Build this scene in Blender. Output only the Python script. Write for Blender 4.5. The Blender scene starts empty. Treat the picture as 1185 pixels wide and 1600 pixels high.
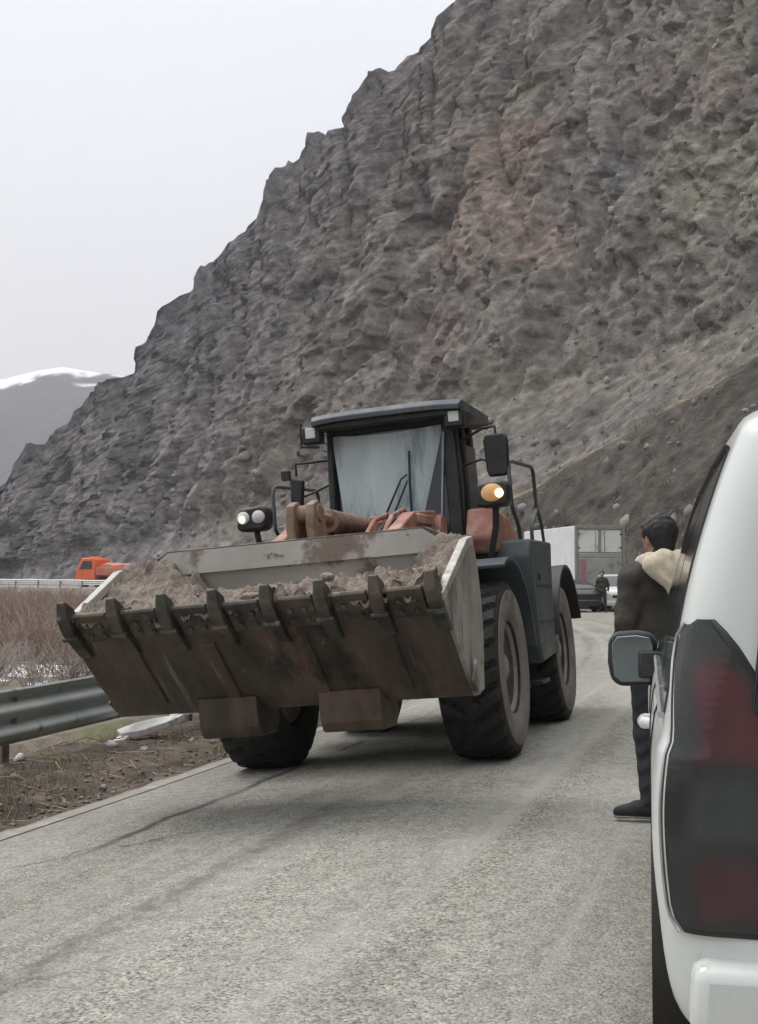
import bpy, bmesh, math, random
import numpy as np
from mathutils import Vector, Matrix
random.seed(7)
RNG = np.random.default_rng(7)
C = bpy.context.scene.collection
R = math.radians
SC = bpy.context.scene

# ------------------------------------------------------------------ camera, sky, sun, exposure
cam_d = bpy.data.cameras.new('camera'); cam = bpy.data.objects.new('camera', cam_d); C.objects.link(cam)
cam_d.sensor_fit = 'HORIZONTAL'; cam_d.sensor_width = 36; cam_d.lens = 62.3
cam_d.clip_start = 0.05; cam_d.clip_end = 20000
cam.location = (0, 0, 1.45); cam.rotation_euler = (R(90 + 2.93), 0, 0)
SC.camera = cam
W = bpy.data.worlds.new('World'); SC.world = W; W.use_nodes = True
wn = W.node_tree.nodes; wl = W.node_tree.links
SUN_EL, SUN_AZ = R(52), R(-50)
sky = wn.new('ShaderNodeTexSky'); sky.sky_type = 'NISHITA'; sky.sun_disc = False
sky.sun_elevation = SUN_EL; sky.sun_rotation = SUN_AZ; sky.dust_density = 4; sky.air_density = 1.0
bg = wn['Background']
mx = wn.new('ShaderNodeMix'); mx.data_type = 'RGBA'; mx.inputs[0].default_value = 0.93   # overcast: a cloud sheet over the clear sky
# the cloud sheet of an overcast day: about three times as bright overhead as near the horizon
tcw = wn.new('ShaderNodeTexCoord'); spw = wn.new('ShaderNodeSeparateXYZ'); wl.new(tcw.outputs['Generated'], spw.inputs[0])
cl_r = wn.new('ShaderNodeValToRGB'); ce = cl_r.color_ramp.elements
while len(ce) < 4: ce.new(.5)
for q_, (ps_, c_) in zip(ce, [(0.0, (.36, .355, .38)), (.22, (.385, .385, .405)), (.45, (.425, .447, .472)), (1.0, (1.25, 1.25, 1.25))]): q_.position = ps_; q_.color = (*c_, 1)
wl.new(spw.outputs[2], cl_r.inputs['Fac'])
cl_n = wn.new('ShaderNodeTexNoise'); cl_n.inputs['Scale'].default_value = 1.3; cl_n.inputs['Detail'].default_value = 4
cl_m = wn.new('ShaderNodeMapRange'); cl_m.inputs[1].default_value = .3; cl_m.inputs[2].default_value = .7; cl_m.inputs[3].default_value = 11.6; cl_m.inputs[4].default_value = 12.6
wl.new(cl_n.outputs['Fac'], cl_m.inputs[0])
cl_v = wn.new('ShaderNodeVectorMath'); cl_v.operation = 'SCALE'; wl.new(cl_r.outputs[0], cl_v.inputs[0]); wl.new(cl_m.outputs[0], cl_v.inputs['Scale'])
wl.new(sky.outputs[0], mx.inputs[6]); wl.new(cl_v.outputs[0], mx.inputs[7])
wl.new(mx.outputs[2], bg.inputs['Color']); bg.inputs['Strength'].default_value = 0.11
sun_d = bpy.data.lights.new('sun', 'SUN'); sun = bpy.data.objects.new('sun', sun_d); C.objects.link(sun)
sun_d.energy = 1.0; sun_d.angle = R(25); sun_d.color = (1, .97, .92)
sun.rotation_euler = (R(90) - SUN_EL, 0, R(180) - SUN_AZ)
SC.view_settings.view_transform = 'Standard'; SC.view_settings.look = 'None'
SC.view_settings.exposure = 0.75; SC.view_settings.gamma = 1.0

# ------------------------------------------------------------------ helpers
def tag(o, label=None, cat=None, group=None, kind=None):
    if label: o['label'] = label
    if cat: o['category'] = cat
    if group: o['group'] = group
    if kind: o['kind'] = kind
    return o

def empty(name, loc=(0, 0, 0), rot=(0, 0, 0), parent=None):
    o = bpy.data.objects.new(name, None); C.objects.link(o)
    o.empty_display_size = 0.2
    o.location = loc; o.rotation_euler = rot; o.parent = parent
    return o

def link(name, me, mat=None, parent=None, loc=None):
    o = bpy.data.objects.new(name, me); C.objects.link(o)
    if mat is not None: me.materials.append(mat)
    o.parent = parent
    if loc is not None: o.location = loc
    return o

def npmesh(name, V, Q, smooth=True):
    me = bpy.data.meshes.new(name)
    V = np.asarray(V, np.float32); Q = np.asarray(Q, np.int32)
    k = Q.shape[1]
    me.vertices.add(len(V)); me.vertices.foreach_set('co', V.ravel())
    me.loops.add(Q.size); me.loops.foreach_set('vertex_index', Q.ravel())
    me.polygons.add(len(Q))
    me.polygons.foreach_set('loop_start', np.arange(0, Q.size, k, dtype=np.int32))
    me.polygons.foreach_set('loop_total', np.full(len(Q), k, np.int32))
    me.update(calc_edges=True); me.validate()
    if smooth: me.polygons.foreach_set('use_smooth', np.ones(len(me.polygons), bool))
    return me

def grid_quads(nu, nv):
    i = np.arange(nu - 1)[:, None] * nv + np.arange(nv - 1)[None, :]
    i = i.ravel()
    return np.stack([i, i + nv, i + nv + 1, i + 1], 1)

def vcol(me, name, cols):
    a = me.color_attributes.new(name, 'FLOAT_COLOR', 'POINT')
    c = np.ones((len(me.vertices), 4), np.float32); c[:, :3] = cols
    a.data.foreach_set('color', c.ravel())

class MB:
    def __init__(s): s.v = []; s.f = []
    def add(s, vs, fs):
        n = len(s.v); s.v += [tuple(p) for p in vs]; s.f += [[n + i for i in f] for f in fs]; return s
    def hexa(s, p):   # 4 bottom, 4 top
        return s.add(p, [(3, 2, 1, 0), (4, 5, 6, 7), (0, 1, 5, 4), (1, 2, 6, 5), (2, 3, 7, 6), (3, 0, 4, 7)])
    def box(s, c, d, rot=None):
        x, y, z = d[0] / 2, d[1] / 2, d[2] / 2
        ps = [Vector(p) for p in [(-x, -y, -z), (x, -y, -z), (x, y, -z), (-x, y, -z), (-x, -y, z), (x, -y, z), (x, y, z), (-x, y, z)]]
        if rot is not None:
            from mathutils import Euler
            m = Euler(rot).to_matrix(); ps = [m @ p for p in ps]
        return s.hexa([p + Vector(c) for p in ps])
    def b2(s, lo, hi):
        return s.box([(a + b) / 2 for a, b in zip(lo, hi)], [abs(b - a) for a, b in zip(lo, hi)])
    def prism(s, poly, t0, t1, axis='x', taper=None):
        # poly in the two other axes; x: (t,p,q)  y: (p,t,q)  z: (p,q,t)
        def mk(t, p, q): return {'x': (t, p, q), 'y': (p, t, q), 'z': (p, q, t)}[axis]
        n = len(poly)
        a = [mk(t0, *p) for p in poly]; b = [mk(t1, *p) for p in (taper or poly)]
        return s.add(a + b, [list(range(n))[::-1], list(range(n, 2 * n))] + [(i, (i + 1) % n, n + (i + 1) % n, n + i) for i in range(n)])
    def tube(s, pts, r, n=8, caps=True):
        pts = [Vector(p) for p in pts]; rs = r if isinstance(r, (list, tuple)) else [r] * len(pts)
        up = None; rings = []
        for i, p in enumerate(pts):
            d = (pts[min(i + 1, len(pts) - 1)] - pts[max(i - 1, 0)]).normalized()
            if up is None:
                up = Vector((0, 0, 1)) if abs(d.z) < .9 else Vector((1, 0, 0))
            a = (up - d * up.dot(d)).normalized(); b = d.cross(a); up = a
            rings.append([p + (a * math.cos(2 * math.pi * k / n) + b * math.sin(2 * math.pi * k / n)) * rs[i] for k in range(n)])
        vs = [q for ring in rings for q in ring]
        fs = [(i * n + k, i * n + (k + 1) % n, (i + 1) * n + (k + 1) % n, (i + 1) * n + k) for i in range(len(pts) - 1) for k in range(n)]
        if caps: fs += [list(range(n))[::-1], list(range((len(pts) - 1) * n, len(pts) * n))]
        return s.add(vs, fs)
    def lathe(s, prof, n=32, axis='x', c=(0, 0, 0)):   # prof (h, r) along axis
        vs = []; m = len(prof)
        for k in range(n):
            t = 2 * math.pi * k / n; co, si = math.cos(t), math.sin(t)
            for h, r in prof:
                p = {'x': (h, r * co, r * si), 'y': (r * si, h, r * co), 'z': (r * co, r * si, h)}[axis]
                vs.append((p[0] + c[0], p[1] + c[1], p[2] + c[2]))
        fs = [(k * m + j, k * m + j + 1, ((k + 1) % n) * m + j + 1, ((k + 1) % n) * m + j) for k in range(n) for j in range(m - 1)]
        if prof[0][1] > 1e-6: fs.append([k * m for k in range(n)])
        if prof[-1][1] > 1e-6: fs.append([k * m + m - 1 for k in range(n)][::-1])
        return s.add(vs, fs)
    def grid(s, P, closeu=False, closev=False):
        nu, nv = len(P), len(P[0])
        vs = [q for row in P for q in row]
        fs = [(i * nv + j, ((i + 1) % nu) * nv + j, ((i + 1) % nu) * nv + (j + 1) % nv, i * nv + (j + 1) % nv)
              for i in range(nu if closeu else nu - 1) for j in range(nv if closev else nv - 1)]
        return s.add(vs, fs)
    def slab(s, P, th):   # a grid sheet P[i][j] thickened by offset vectors function th(i,j)->Vector
        nu, nv = len(P), len(P[0])
        A = [Vector(P[i][j]) for i in range(nu) for j in range(nv)]
        B = [Vector(P[i][j]) + th(i, j) for i in range(nu) for j in range(nv)]
        n = nu * nv; fs = []
        for i in range(nu - 1):
            for j in range(nv - 1):
                a, b, c, d = i * nv + j, (i + 1) * nv + j, (i + 1) * nv + j + 1, i * nv + j + 1
                fs += [(a, b, c, d), (n + d, n + c, n + b, n + a)]
        for i in range(nu - 1):
            for j in (0, nv - 1):
                a, b = i * nv + j, (i + 1) * nv + j; fs.append((a, n + a, n + b, b))
        for j in range(nv - 1):
            for i in (0, nu - 1):
                a, b = i * nv + j, i * nv + j + 1; fs.append((a, n + a, n + b, b))
        return s.add(A + B, fs)
    def build(s, name, mat, parent=None, bevel=0, angle=35, loc=None, seg=2):
        me = bpy.data.meshes.new(name); me.from_pydata(s.v, [], s.f)
        bm = bmesh.new(); bm.from_mesh(me)
        bmesh.ops.remove_doubles(bm, verts=bm.verts, dist=1e-5)
        bmesh.ops.recalc_face_normals(bm, faces=bm.faces); bm.to_mesh(me); bm.free()
        me.polygons.foreach_set('use_smooth', np.ones(len(me.polygons), bool))
        me.set_sharp_from_angle(angle=R(angle))
        o = link(name, me, mat, parent, loc)
        if bevel:
            b = o.modifiers.new('bevel', 'BEVEL'); b.width = bevel; b.segments = seg; b.limit_method = 'ANGLE'; b.angle_limit = R(30)
            b.harden_normals = False
        return o

# ---------- noise (numpy Perlin)
_P = np.random.default_rng(3).permutation(256); _P = np.concatenate([_P, _P, _P])
_G = np.random.default_rng(4).normal(size=(256, 3)); _G /= np.linalg.norm(_G, axis=1)[:, None]
def perlin(x, y, z=0.0):
    x, y, z = np.broadcast_arrays(np.asarray(x, float), np.asarray(y, float), np.asarray(z, float))
    xi, yi, zi = np.floor(x).astype(int), np.floor(y).astype(int), np.floor(z).astype(int)
    xf, yf, zf = x - xi, y - yi, z - zi
    f = lambda t: t * t * t * (t * (t * 6 - 15) + 10)
    u, v, w = f(xf), f(yf), f(zf)
    xi &= 255; yi &= 255; zi &= 255
    def g(a, b, c):
        h = _G[_P[_P[_P[xi + a] + yi + b] + zi + c] & 255]
        return h[..., 0] * (xf - a) + h[..., 1] * (yf - b) + h[..., 2] * (zf - c)
    l = lambda a, b, t: a + t * (b - a)
    return l(l(l(g(0, 0, 0), g(1, 0, 0), u), l(g(0, 1, 0), g(1, 1, 0), u), v),
             l(l(g(0, 0, 1), g(1, 0, 1), u), l(g(0, 1, 1), g(1, 1, 1), u), v), w)
def fbm(x, y, z=0.0, o=5, gain=.5, ridged=False):
    a, s, t = 1.0, 0.0, 0.0
    for i in range(o):
        n = perlin(x * 2 ** i + 17 * i, y * 2 ** i + 31 * i, np.asarray(z) * 2 ** i + 7 * i)
        if ridged: n = 0.55 - 2 * np.abs(n)
        s = s + a * n; t += a; a *= gain
    return s / t
def worley(x, y, z):
    """nearest random point in a jittered grid: distance, second distance, a random value per cell, and a tilted plane per cell"""
    x, y, z = np.broadcast_arrays(np.asarray(x, float), np.asarray(y, float), np.asarray(z, float))
    xi, yi, zi = np.floor(x).astype(int), np.floor(y).astype(int), np.floor(z).astype(int)
    f1 = np.full(x.shape, 9.); f2 = f1.copy(); val = np.zeros(x.shape); til = np.zeros(x.shape)
    for i in (-1, 0, 1):
        for j in (-1, 0, 1):
            for k in (-1, 0, 1):
                h = _P[_P[_P[(xi + i) & 255] + ((yi + j) & 255)] + ((zi + k) & 255)] & 255
                g = _G[h]; dx, dy, dz = x - (xi + i + .5 + .42 * g[..., 0]), y - (yi + j + .5 + .42 * g[..., 1]), z - (zi + k + .5 + .42 * g[..., 2])
                d = np.sqrt(dx * dx + dy * dy + dz * dz); n = d < f1; f2 = np.where(n, f1, np.minimum(f2, d)); f1 = np.where(n, d, f1)
                val = np.where(n, _G[(h * 7 + 13) & 255][..., 0], val)
                g2 = _G[(h * 3 + 101) & 255]; til = np.where(n, dx * g2[..., 0] + dy * g2[..., 1] + dz * g2[..., 2], til)
    return f1, f2, val, til
def sstep(a, b, x):
    t = np.clip((np.asarray(x, float) - a) / (b - a), 0, 1); return t * t * (3 - 2 * t)

# ---------- materials
def lin(r, g, b):
    f = lambda c: ((c / 255 + .055) / 1.055) ** 2.4 if c > 10 else c / 255 / 12.92
    return (f(r), f(g), f(b))
def mat(name, stops, scale=5, detail=6, rough=.6, metal=0, bump=(), stretch=(1, 1, 1), layers=(), coord='Object', spec=.4, coat=0,
        rvar=0.0, attr=None, emis=None, alpha=1.0, trans=0):
    m = bpy.data.materials.new(name); m.use_nodes = True
    nt = m.node_tree; N = nt.nodes; K = nt.links; p = N['Principled BSDF']
    tc = N.new('ShaderNodeTexCoord')
    def noise(sc, st, det=6, rgh=.6):
        mp = N.new('ShaderNodeMapping'); mp.inputs['Scale'].default_value = st
        K.new(tc.outputs[coord], mp.inputs['Vector'])
        n = N.new('ShaderNodeTexNoise'); n.inputs['Scale'].default_value = sc; n.inputs['Detail'].default_value = det
        n.inputs['Roughness'].default_value = rgh
        K.new(mp.outputs[0], n.inputs['Vector']); return n
    n = noise(scale, stretch, detail)
    r = N.new('ShaderNodeValToRGB'); e = r.color_ramp.elements
    while len(e) < len(stops): e.new(.5)
    for q, (pos, c) in zip(e, stops): q.position = pos; q.color = (*c, 1)
    K.new(n.outputs['Fac'], r.inputs['Fac']); col = r.outputs[0]
    if attr:
        at = N.new('ShaderNodeAttribute'); at.attribute_name = attr
        mu = N.new('ShaderNodeMix'); mu.data_type = 'RGBA'; mu.blend_type = 'MULTIPLY'; mu.inputs[0].default_value = 1
        K.new(at.outputs['Color'], mu.inputs[6]); K.new(col, mu.inputs[7]); col = mu.outputs[2]
    for (c, sc, lo, hi, st) in layers:
        nn = noise(sc, st, 8, .65); mr = N.new('ShaderNodeMapRange'); mr.interpolation_type = 'SMOOTHSTEP'
        mr.inputs[1].default_value = lo; mr.inputs[2].default_value = hi
        K.new(nn.outputs['Fac'], mr.inputs[0])
        x = N.new('ShaderNodeMix'); x.data_type = 'RGBA'; K.new(mr.outputs[0], x.inputs[0]); K.new(col, x.inputs[6])
        x.inputs[7].default_value = (*c, 1); col = x.outputs[2]
    K.new(col, p.inputs['Base Color'])
    p.inputs['Roughness'].default_value = rough; p.inputs['Metallic'].default_value = metal
    p.inputs['Specular IOR Level'].default_value = spec; p.inputs['Coat Weight'].default_value = coat
    if trans: p.inputs['Transmission Weight'].default_value = trans
    if rvar:
        mr = N.new('ShaderNodeMapRange'); mr.inputs[3].default_value = rough - rvar; mr.inputs[4].default_value = min(1, rough + rvar)
        mr.inputs[1].default_value = .3; mr.inputs[2].default_value = .7
        K.new(noise(scale * 2.3, stretch).outputs['Fac'], mr.inputs[0]); K.new(mr.outputs[0], p.inputs['Roughness'])
    last = None
    for (sc, dist, kind) in bump:
        b = N.new('ShaderNodeBump'); b.inputs['Distance'].default_value = dist; b.inputs['Strength'].default_value = 1
        if kind == 'vor':
            t = N.new('ShaderNodeTexVoronoi'); t.inputs['Scale'].default_value = sc; K.new(tc.outputs[coord], t.inputs['Vector']); out = t.outputs['Distance']
        else:
            out = noise(sc, stretch if kind == 'st' else (1, 1, 1), 8).outputs['Fac']
        K.new(out, b.inputs['Height'])
        if last: K.new(last.outputs[0], b.inputs['Normal'])
        last = b
    if last: K.new(last.outputs[0], p.inputs['Normal'])
    if emis: p.inputs['Emission Color'].default_value = (*emis[0], 1); p.inputs['Emission Strength'].default_value = emis[1]
    if alpha < 1: p.inputs['Alpha'].default_value = alpha
    return m
def two(a, b, lo=.35, hi=.65): return [(lo, a), (hi, b)]

DUST = (.30, .265, .22)
MUD = (.105, .078, .058)
m_bucket = mat('bucket_steel', two((.046, .038, .031), (.150, .108, .080), .36, .64), 3.2, 9, .62, .2, [(9, .006, 'n'), (40, .002, 'n')], (1, .32, .32),
               [((.165, .095, .066), 1.7, .52, .66, (1.6, .5, .5)), ((.24, .21, .18), 4.5, .60, .72, (2.6, .16, .16)), ((.022, .022, .02), 1.15, .54, .66, (1.3, .8, .8)), ((.30, .26, .22), 22, .66, .72, (1, .5, .5))], rvar=.15)
m_edge = mat('edge_steel', two((.036, .037, .031), (.105, .095, .078)), 6, 8, .5, .35, [(30, .004, 'n')], layers=[((.13, .10, .078), 3, .48, .66, (1, 1, 1)), ((.22, .20, .175), 12, .60, .72, (1, 1, 1))], rvar=.15)
m_side = mat('worn_side_plate', two((.22, .21, .19), (.36, .35, .32)), 3, 8, .55, .15, [(25, .003, 'n')], (1, 1, .5),
             [((.10, .085, .07), 2.6, .50, .64, (1, 1.6, .6)), ((.13, .09, .06), 6, .58, .70, (1, 1, 1)), ((.055, .05, .045), 1.3, .56, .66, (1, 1, .7))])
m_inner = mat('bucket_inside', two((.33, .31, .28), (.46, .44, .41)), 1.6, 8, .42, .05, [(12, .004, 'n')], layers=[((.20, .155, .125), 1.5, .52, .60, (1, 1, 1)), ((.16, .12, .095), 6, .6, .68, (1, 1, 1))], rvar=.12)
m_dirt = mat('damp_dirt', [(.3, (.15, .118, .095)), (.55, (.235, .195, .162)), (.75, (.31, .265, .225))], 7, 10, .8, 0, [(9, .05, 'n'), (45, .012, 'n')], layers=[((.105, .078, .060), 2.6, .52, .66, (1, 1, 1))])
m_orange = mat('dusty_orange_paint', two((.25, .095, .068), (.36, .175, .135)), 5, 8, .6, 0, [(30, .001, 'n')], layers=[((.34, .27, .225), 5, .48, .68, (1, 1, 1)), ((.09, .06, .045), 8, .62, .75, (1, 1, 1))])
m_tan = mat('dirty_tan_steel', two((.17, .105, .072), (.30, .215, .155)), 6, 8, .7, 0, [(20, .004, 'n')], layers=[((.07, .05, .04), 7, .55, .7, (1, 1, 1))])
m_slate = mat('slate_paint', two((.040, .050, .060), (.066, .078, .088)), 3, 8, .5, 0, [(40, .0006, 'n')], layers=[((.13, .13, .118), 2.4, .52, .8, (1, 1, .5))], rvar=.1)
m_black = mat('black_trim', two((.012, .013, .014), (.026, .027, .028)), 5, 6, .5, 0, layers=[((.085, .08, .07), 4, .58, .85, (1, 1, 1))])
m_dark = mat('dark_underbody', two((.010, .010, .011), (.03, .026, .022)), 3, 6, .75, 0, [(15, .006, 'n')])
m_rubber = mat('tyre_rubber', two((.012, .012, .012), (.026, .025, .024)), 8, 8, .8, 0, [(40, .003, 'n')], layers=[((.055, .05, .044), 3, .56, .78, (1, 1, 1))])
m_tside = mat('dusty_tyre_side', two((.13, .118, .104), (.21, .192, .17)), 6, 8, .9, 0, [(30, .003, 'n')], layers=[((.035, .033, .03), 3, .56, .7, (1, 1, 1))])
m_rim = mat('dusty_rim', two((.17, .158, .14), (.26, .24, .215)), 8, 8, .75, .1, [(30, .002, 'n')], layers=[((.045, .04, .036), 5, .55, .68, (1, 1, 1))])
m_glass = mat('dark_glass', two((.010, .014, .017), (.018, .024, .028)), 2, 3, .08, 0, spec=.6)
m_film = mat('dusty_screen_film', two((.32, .385, .395), (.49, .555, .56)), 2.2, 6, .28, 0, [(5, .006, 'n')], (1, 1, .35), [((.20, .27, .29), 2.4, .5, .66, (2.5, 1, .5))])
m_chrome = mat('worn_chrome', two((.5, .5, .5), (.65, .65, .64)), 6, 5, .3, .9)
m_lamp = mat('lamp_glass', two((.5, .5, .5), (.62, .62, .6)), 6, 4, .15, 0)
m_lit = mat('lit_lamp', two((.9, .7, .4), (1, .85, .6)), 6, 3, .3, emis=((1, .78, .45), 1.0))
m_amber = mat('amber_lens', two((.56, .30, .12), (.64, .40, .19)), 9, 3, .25, emis=((1, .55, .22), .08))

# ------------------------------------------------------------------ the road frame: s along the left road edge, u to the right of it
TH = R(16.3); T = np.array([math.sin(TH), math.cos(TH)]); NN = np.array([math.cos(TH), -math.sin(TH)])
P0 = np.array([-1.56, 12.7]); S0, RAD = 3.0, 116.0
E0 = P0 + S0 * T; CC = E0 - RAD * NN
def road_xy(s, u):
    s, u = np.broadcast_arrays(np.asarray(s, float), np.asarray(u, float))
    st = P0 + s[..., None] * T + u[..., None] * NN
    ph = (s - S0) / RAD
    ar = CC + (RAD + u)[..., None] * (np.cos(ph)[..., None] * NN + np.sin(ph)[..., None] * T)
    return np.where((s < S0)[..., None], st, ar)
def road_su(x, y):
    P = np.stack(np.broadcast_arrays(np.asarray(x, float), np.asarray(y, float)), -1)
    rel = P - CC; a = rel @ T; b = rel @ NN
    s1 = (P - P0) @ T; u1 = (P - P0) @ NN
    ph = np.arctan2(a, b); r = np.hypot(a, b)
    back = (b < -60) & (a < 0); ph = np.where(back, math.pi, ph)
    arc = (a > 0)
    return np.where(arc, S0 + RAD * ph, s1), np.where(arc, r - RAD, u1)
def z_road(s, u):
    v = 3.4 - np.asarray(u, float)
    fall = .08 - .045 * sstep(25, 60, s)
    z = -fall * (v + np.sqrt(v * v + .3)) / 2
    return z + .75 * sstep(45, 150, s) + .012 * fbm(np.asarray(s) * .35, np.asarray(u) * .5, 3, 2)
RW = 8.2
def z_ground(x, y):
    s, u = road_su(x, y)
    e0 = z_road(s, 0 * u); eR = z_road(s, 0 * u + RW)
    left = e0 - .02 - 1.15 * sstep(2.2, 11, -u) + .10 * fbm(x * .25, y * .25, 1, 3) * sstep(2, 5, -u)
    right = eR + .02 + .10 * fbm(x * .3, y * .3, 2, 4) * sstep(0.2, 3, u - RW) + .5 * sstep(3, 10, u - RW)
    mid = z_road(s, u) - .07
    z = np.where(u < -.05, left, np.where(u > RW + .05, right, mid))
    vergez = (u < -.05) & (u > -2.5) & (s > -14) & (s < 34)
    return np.where(vergez, z - .12, z)

t = np.linspace(-1, 1, 460); k = 7.2
ax = 3000 * np.sinh(k * t) / np.sinh(k)
GX, GY = np.meshgrid(ax - 4, ax + 16, indexing='ij')
GZ = z_ground(GX, GY)
m_ground = mat('valley_ground', [(.3, (.085, .066, .050)), (.55, (.15, .122, .096)), (.75, (.25, .22, .19))], .9, 12, .95, 0, [(3, .08, 'n'), (25, .02, 'n')],
               layers=[((.13, .125, .07), .35, .52, .62, (1, 1, 1)), ((.36, .35, .33), 2.2, .60, .68, (1, 1, 1))])
o = link('ground', npmesh('ground', np.stack([GX, GY, GZ], -1).reshape(-1, 3), grid_quads(*GX.shape)), m_ground)
tag(o, kind='structure')

# ---- road: weathered chip seal
def ribbon(name, ss, us, zf, m):
    S, U = np.meshgrid(ss, us, indexing='ij'); xy = road_xy(S, U)
    V = np.concatenate([xy, zf(S, U)[..., None]], -1)
    me = npmesh(name, V.reshape(-1, 3), grid_quads(*S.shape)[:, ::-1])
    uv = me.uv_layers.new(name='su')
    li = np.zeros(len(me.loops), np.int32); me.loops.foreach_get('vertex_index', li)
    uv.data.foreach_set('uv', np.stack([S.ravel()[li], U.ravel()[li]], 1).astype(np.float32).ravel())
    o = link(name, me, m); tag(o, kind='structure'); return o

def road_mat():
    m = bpy.data.materials.new('chip_seal'); m.use_nodes = True
    nt = m.node_tree; N = nt.nodes; K = nt.links; p = N['Principled BSDF']
    uvn = N.new('ShaderNodeUVMap'); uvn.uv_map = 'su'; obj = N.new('ShaderNodeTexCoord')
    def mapd(sc, src): mp = N.new('ShaderNodeMapping'); mp.inputs['Scale'].default_value = sc; K.new(src, mp.inputs['Vector']); return mp.outputs[0]
    def noise(sc, st=(1, 1, 1), det=6, src=None, rg=.6):
        n = N.new('ShaderNodeTexNoise'); n.inputs['Scale'].default_value = sc; n.inputs['Detail'].default_value = det; n.inputs['Roughness'].default_value = rg
        K.new(mapd(st, src or uvn.outputs[0]), n.inputs['Vector']); return n.outputs['Fac']
    def ramp(src, stops):
        r = N.new('ShaderNodeValToRGB'); e = r.color_ramp.elements
        while len(e) < len(stops): e.new(.5)
        for q, (pos, c) in zip(e, stops): q.position = pos; q.color = (*c, 1)
        K.new(src, r.inputs[0]); return r.outputs[0]
    def mix(a, b, f, blend='MIX'):
        x = N.new('ShaderNodeMix'); x.data_type = 'RGBA'; x.blend_type = blend
        for v, i in ((f, 0), (a, 6), (b, 7)):
            if isinstance(v, (float, int)): x.inputs[i].default_value = v
            elif isinstance(v, tuple): x.inputs[i].default_value = (*v, 1)
            else: K.new(v, x.inputs[i])
        return x.outputs[2]
    def rng(src, lo, hi, o0=0., o1=1.):
        mr = N.new('ShaderNodeMapRange'); mr.interpolation_type = 'SMOOTHSTEP'
        for i, v in ((1, lo), (2, hi), (3, o0), (4, o1)): mr.inputs[i].default_value = v
        K.new(src, mr.inputs[0]); return mr.outputs[0]
    base = ramp(noise(.8, (.25, 1.2, 1), 8), [(.3, (.222, .214, .194)), (.5, (.268, .263, .241)), (.72, (.318, .315, .294))])
    # individual chippings
    vo = N.new('ShaderNodeTexVoronoi'); vo.inputs['Scale'].default_value = 84; K.new(obj.outputs['Object'], vo.inputs['Vector'])
    sep = N.new('ShaderNodeSeparateColor'); K.new(vo.outputs['Color'], sep.inputs[0])
    chips = ramp(sep.outputs[0], [(0, (.26, .26, .26)), (.40, (.88, .88, .86)), (.8, (1.14, 1.12, 1.06)), (1, (1.6, 1.57, 1.5))])
    worn = rng(noise(.9, (.06, 1.4, 1), 5), .40, .60, .55, 1.)
    col = mix(base, chips, worn, 'MULTIPLY')
    mid = ramp(noise(9, (1, 1, 1), 8, obj.outputs['Object']), [(.3, (.80, .79, .77)), (.7, (1.14, 1.14, 1.12))])
    col = mix(col, mid, 1.0, 'MULTIPLY')
    # long traffic streaks, polished wheel tracks and bitumen bleeding lines
    st1 = rng(noise(1.0, (.035, 2.2, 1), 5, None, .5), .52, .66)
    col = mix(col, (.33, .318, .288), rng(st1, 0, 1, 0, .45))
    st2 = rng(noise(1.3, (.05, 2.6, 3), 6, None, .62), .57, .70)
    col = mix(col, (.165, .152, .135), rng(st2, 0, 1, 0, .40))
    sx = N.new('ShaderNodeSeparateXYZ'); K.new(uvn.outputs[0], sx.inputs[0])
    # dark joint crack, wandering, and dirt carried onto the edge
    wob = noise(.7, (1, .0, 1), 6)
    def line(u0, w, amp, src):
        a = N.new('ShaderNodeMath'); a.operation = 'MULTIPLY_ADD'; K.new(src, a.inputs[0]); a.inputs[1].default_value = amp; a.inputs[2].default_value = -u0 - amp / 2
        b = N.new('ShaderNodeMath'); b.operation = 'ADD'; K.new(sx.outputs[1], b.inputs[0]); K.new(a.outputs[0], b.inputs[1])
        c = N.new('ShaderNodeMath'); c.operation = 'ABSOLUTE'; K.new(b.outputs[0], c.inputs[0])
        return rng(c.outputs[0], 0, w, 1, 0)
    brk = rng(noise(1.1, (.5, .4, 1), 5), .40, .58)
    def mul(a, b):
        q = N.new('ShaderNodeMath'); q.operation = 'MULTIPLY'; K.new(a, q.inputs[0]); K.new(b, q.inputs[1]); return q.outputs[0]
    col = mix(col, (.055, .050, .044), mul(line(1.15, .065, .30, wob), brk))
    brk2 = rng(noise(.8, (.3, .4, 5), 5), .42, .62)
    col = mix(col, (.105, .097, .084), mul(mul(line(2.25, .16, .26, wob), brk2), rng(noise(9, (.6, 1, 1), 7), .34, .62, .10, .80)))
    brk3 = rng(noise(.9, (.28, .5, 9), 5), .40, .60)
    col = mix(col, (.13, .121, .106), mul(mul(line(3.72, .20, .34, wob), brk3), rng(noise(9, (.6, 1, 1), 7), .36, .62, .05, .7)))
    col = mix(col, (.15, .140, .122), mul(rng(sx.outputs[1], 4.2, 5.2), rng(noise(30, (1, 1, 1), 5, obj.outputs['Object']), .45, .62, 0, .55)))
    # thin wandering cracks and damp, darker patches
    wv = N.new('ShaderNodeTexNoise'); wv.inputs['Scale'].default_value = 2.2; wv.inputs['Detail'].default_value = 5; K.new(uvn.outputs[0], wv.inputs['Vector'])
    va = N.new('ShaderNodeVectorMath'); va.operation = 'MULTIPLY_ADD'; K.new(wv.outputs['Color'], va.inputs[0]); va.inputs[1].default_value = (.55, .55, 0); K.new(mapd((.33, .75, 1), uvn.outputs[0]), va.inputs[2])
    vc = N.new('ShaderNodeTexVoronoi'); vc.feature = 'DISTANCE_TO_EDGE'; vc.inputs['Scale'].default_value = .8; K.new(va.outputs[0], vc.inputs['Vector'])
    cmask = rng(noise(.5, (.35, .8, 1), 4), .50, .60)
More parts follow.
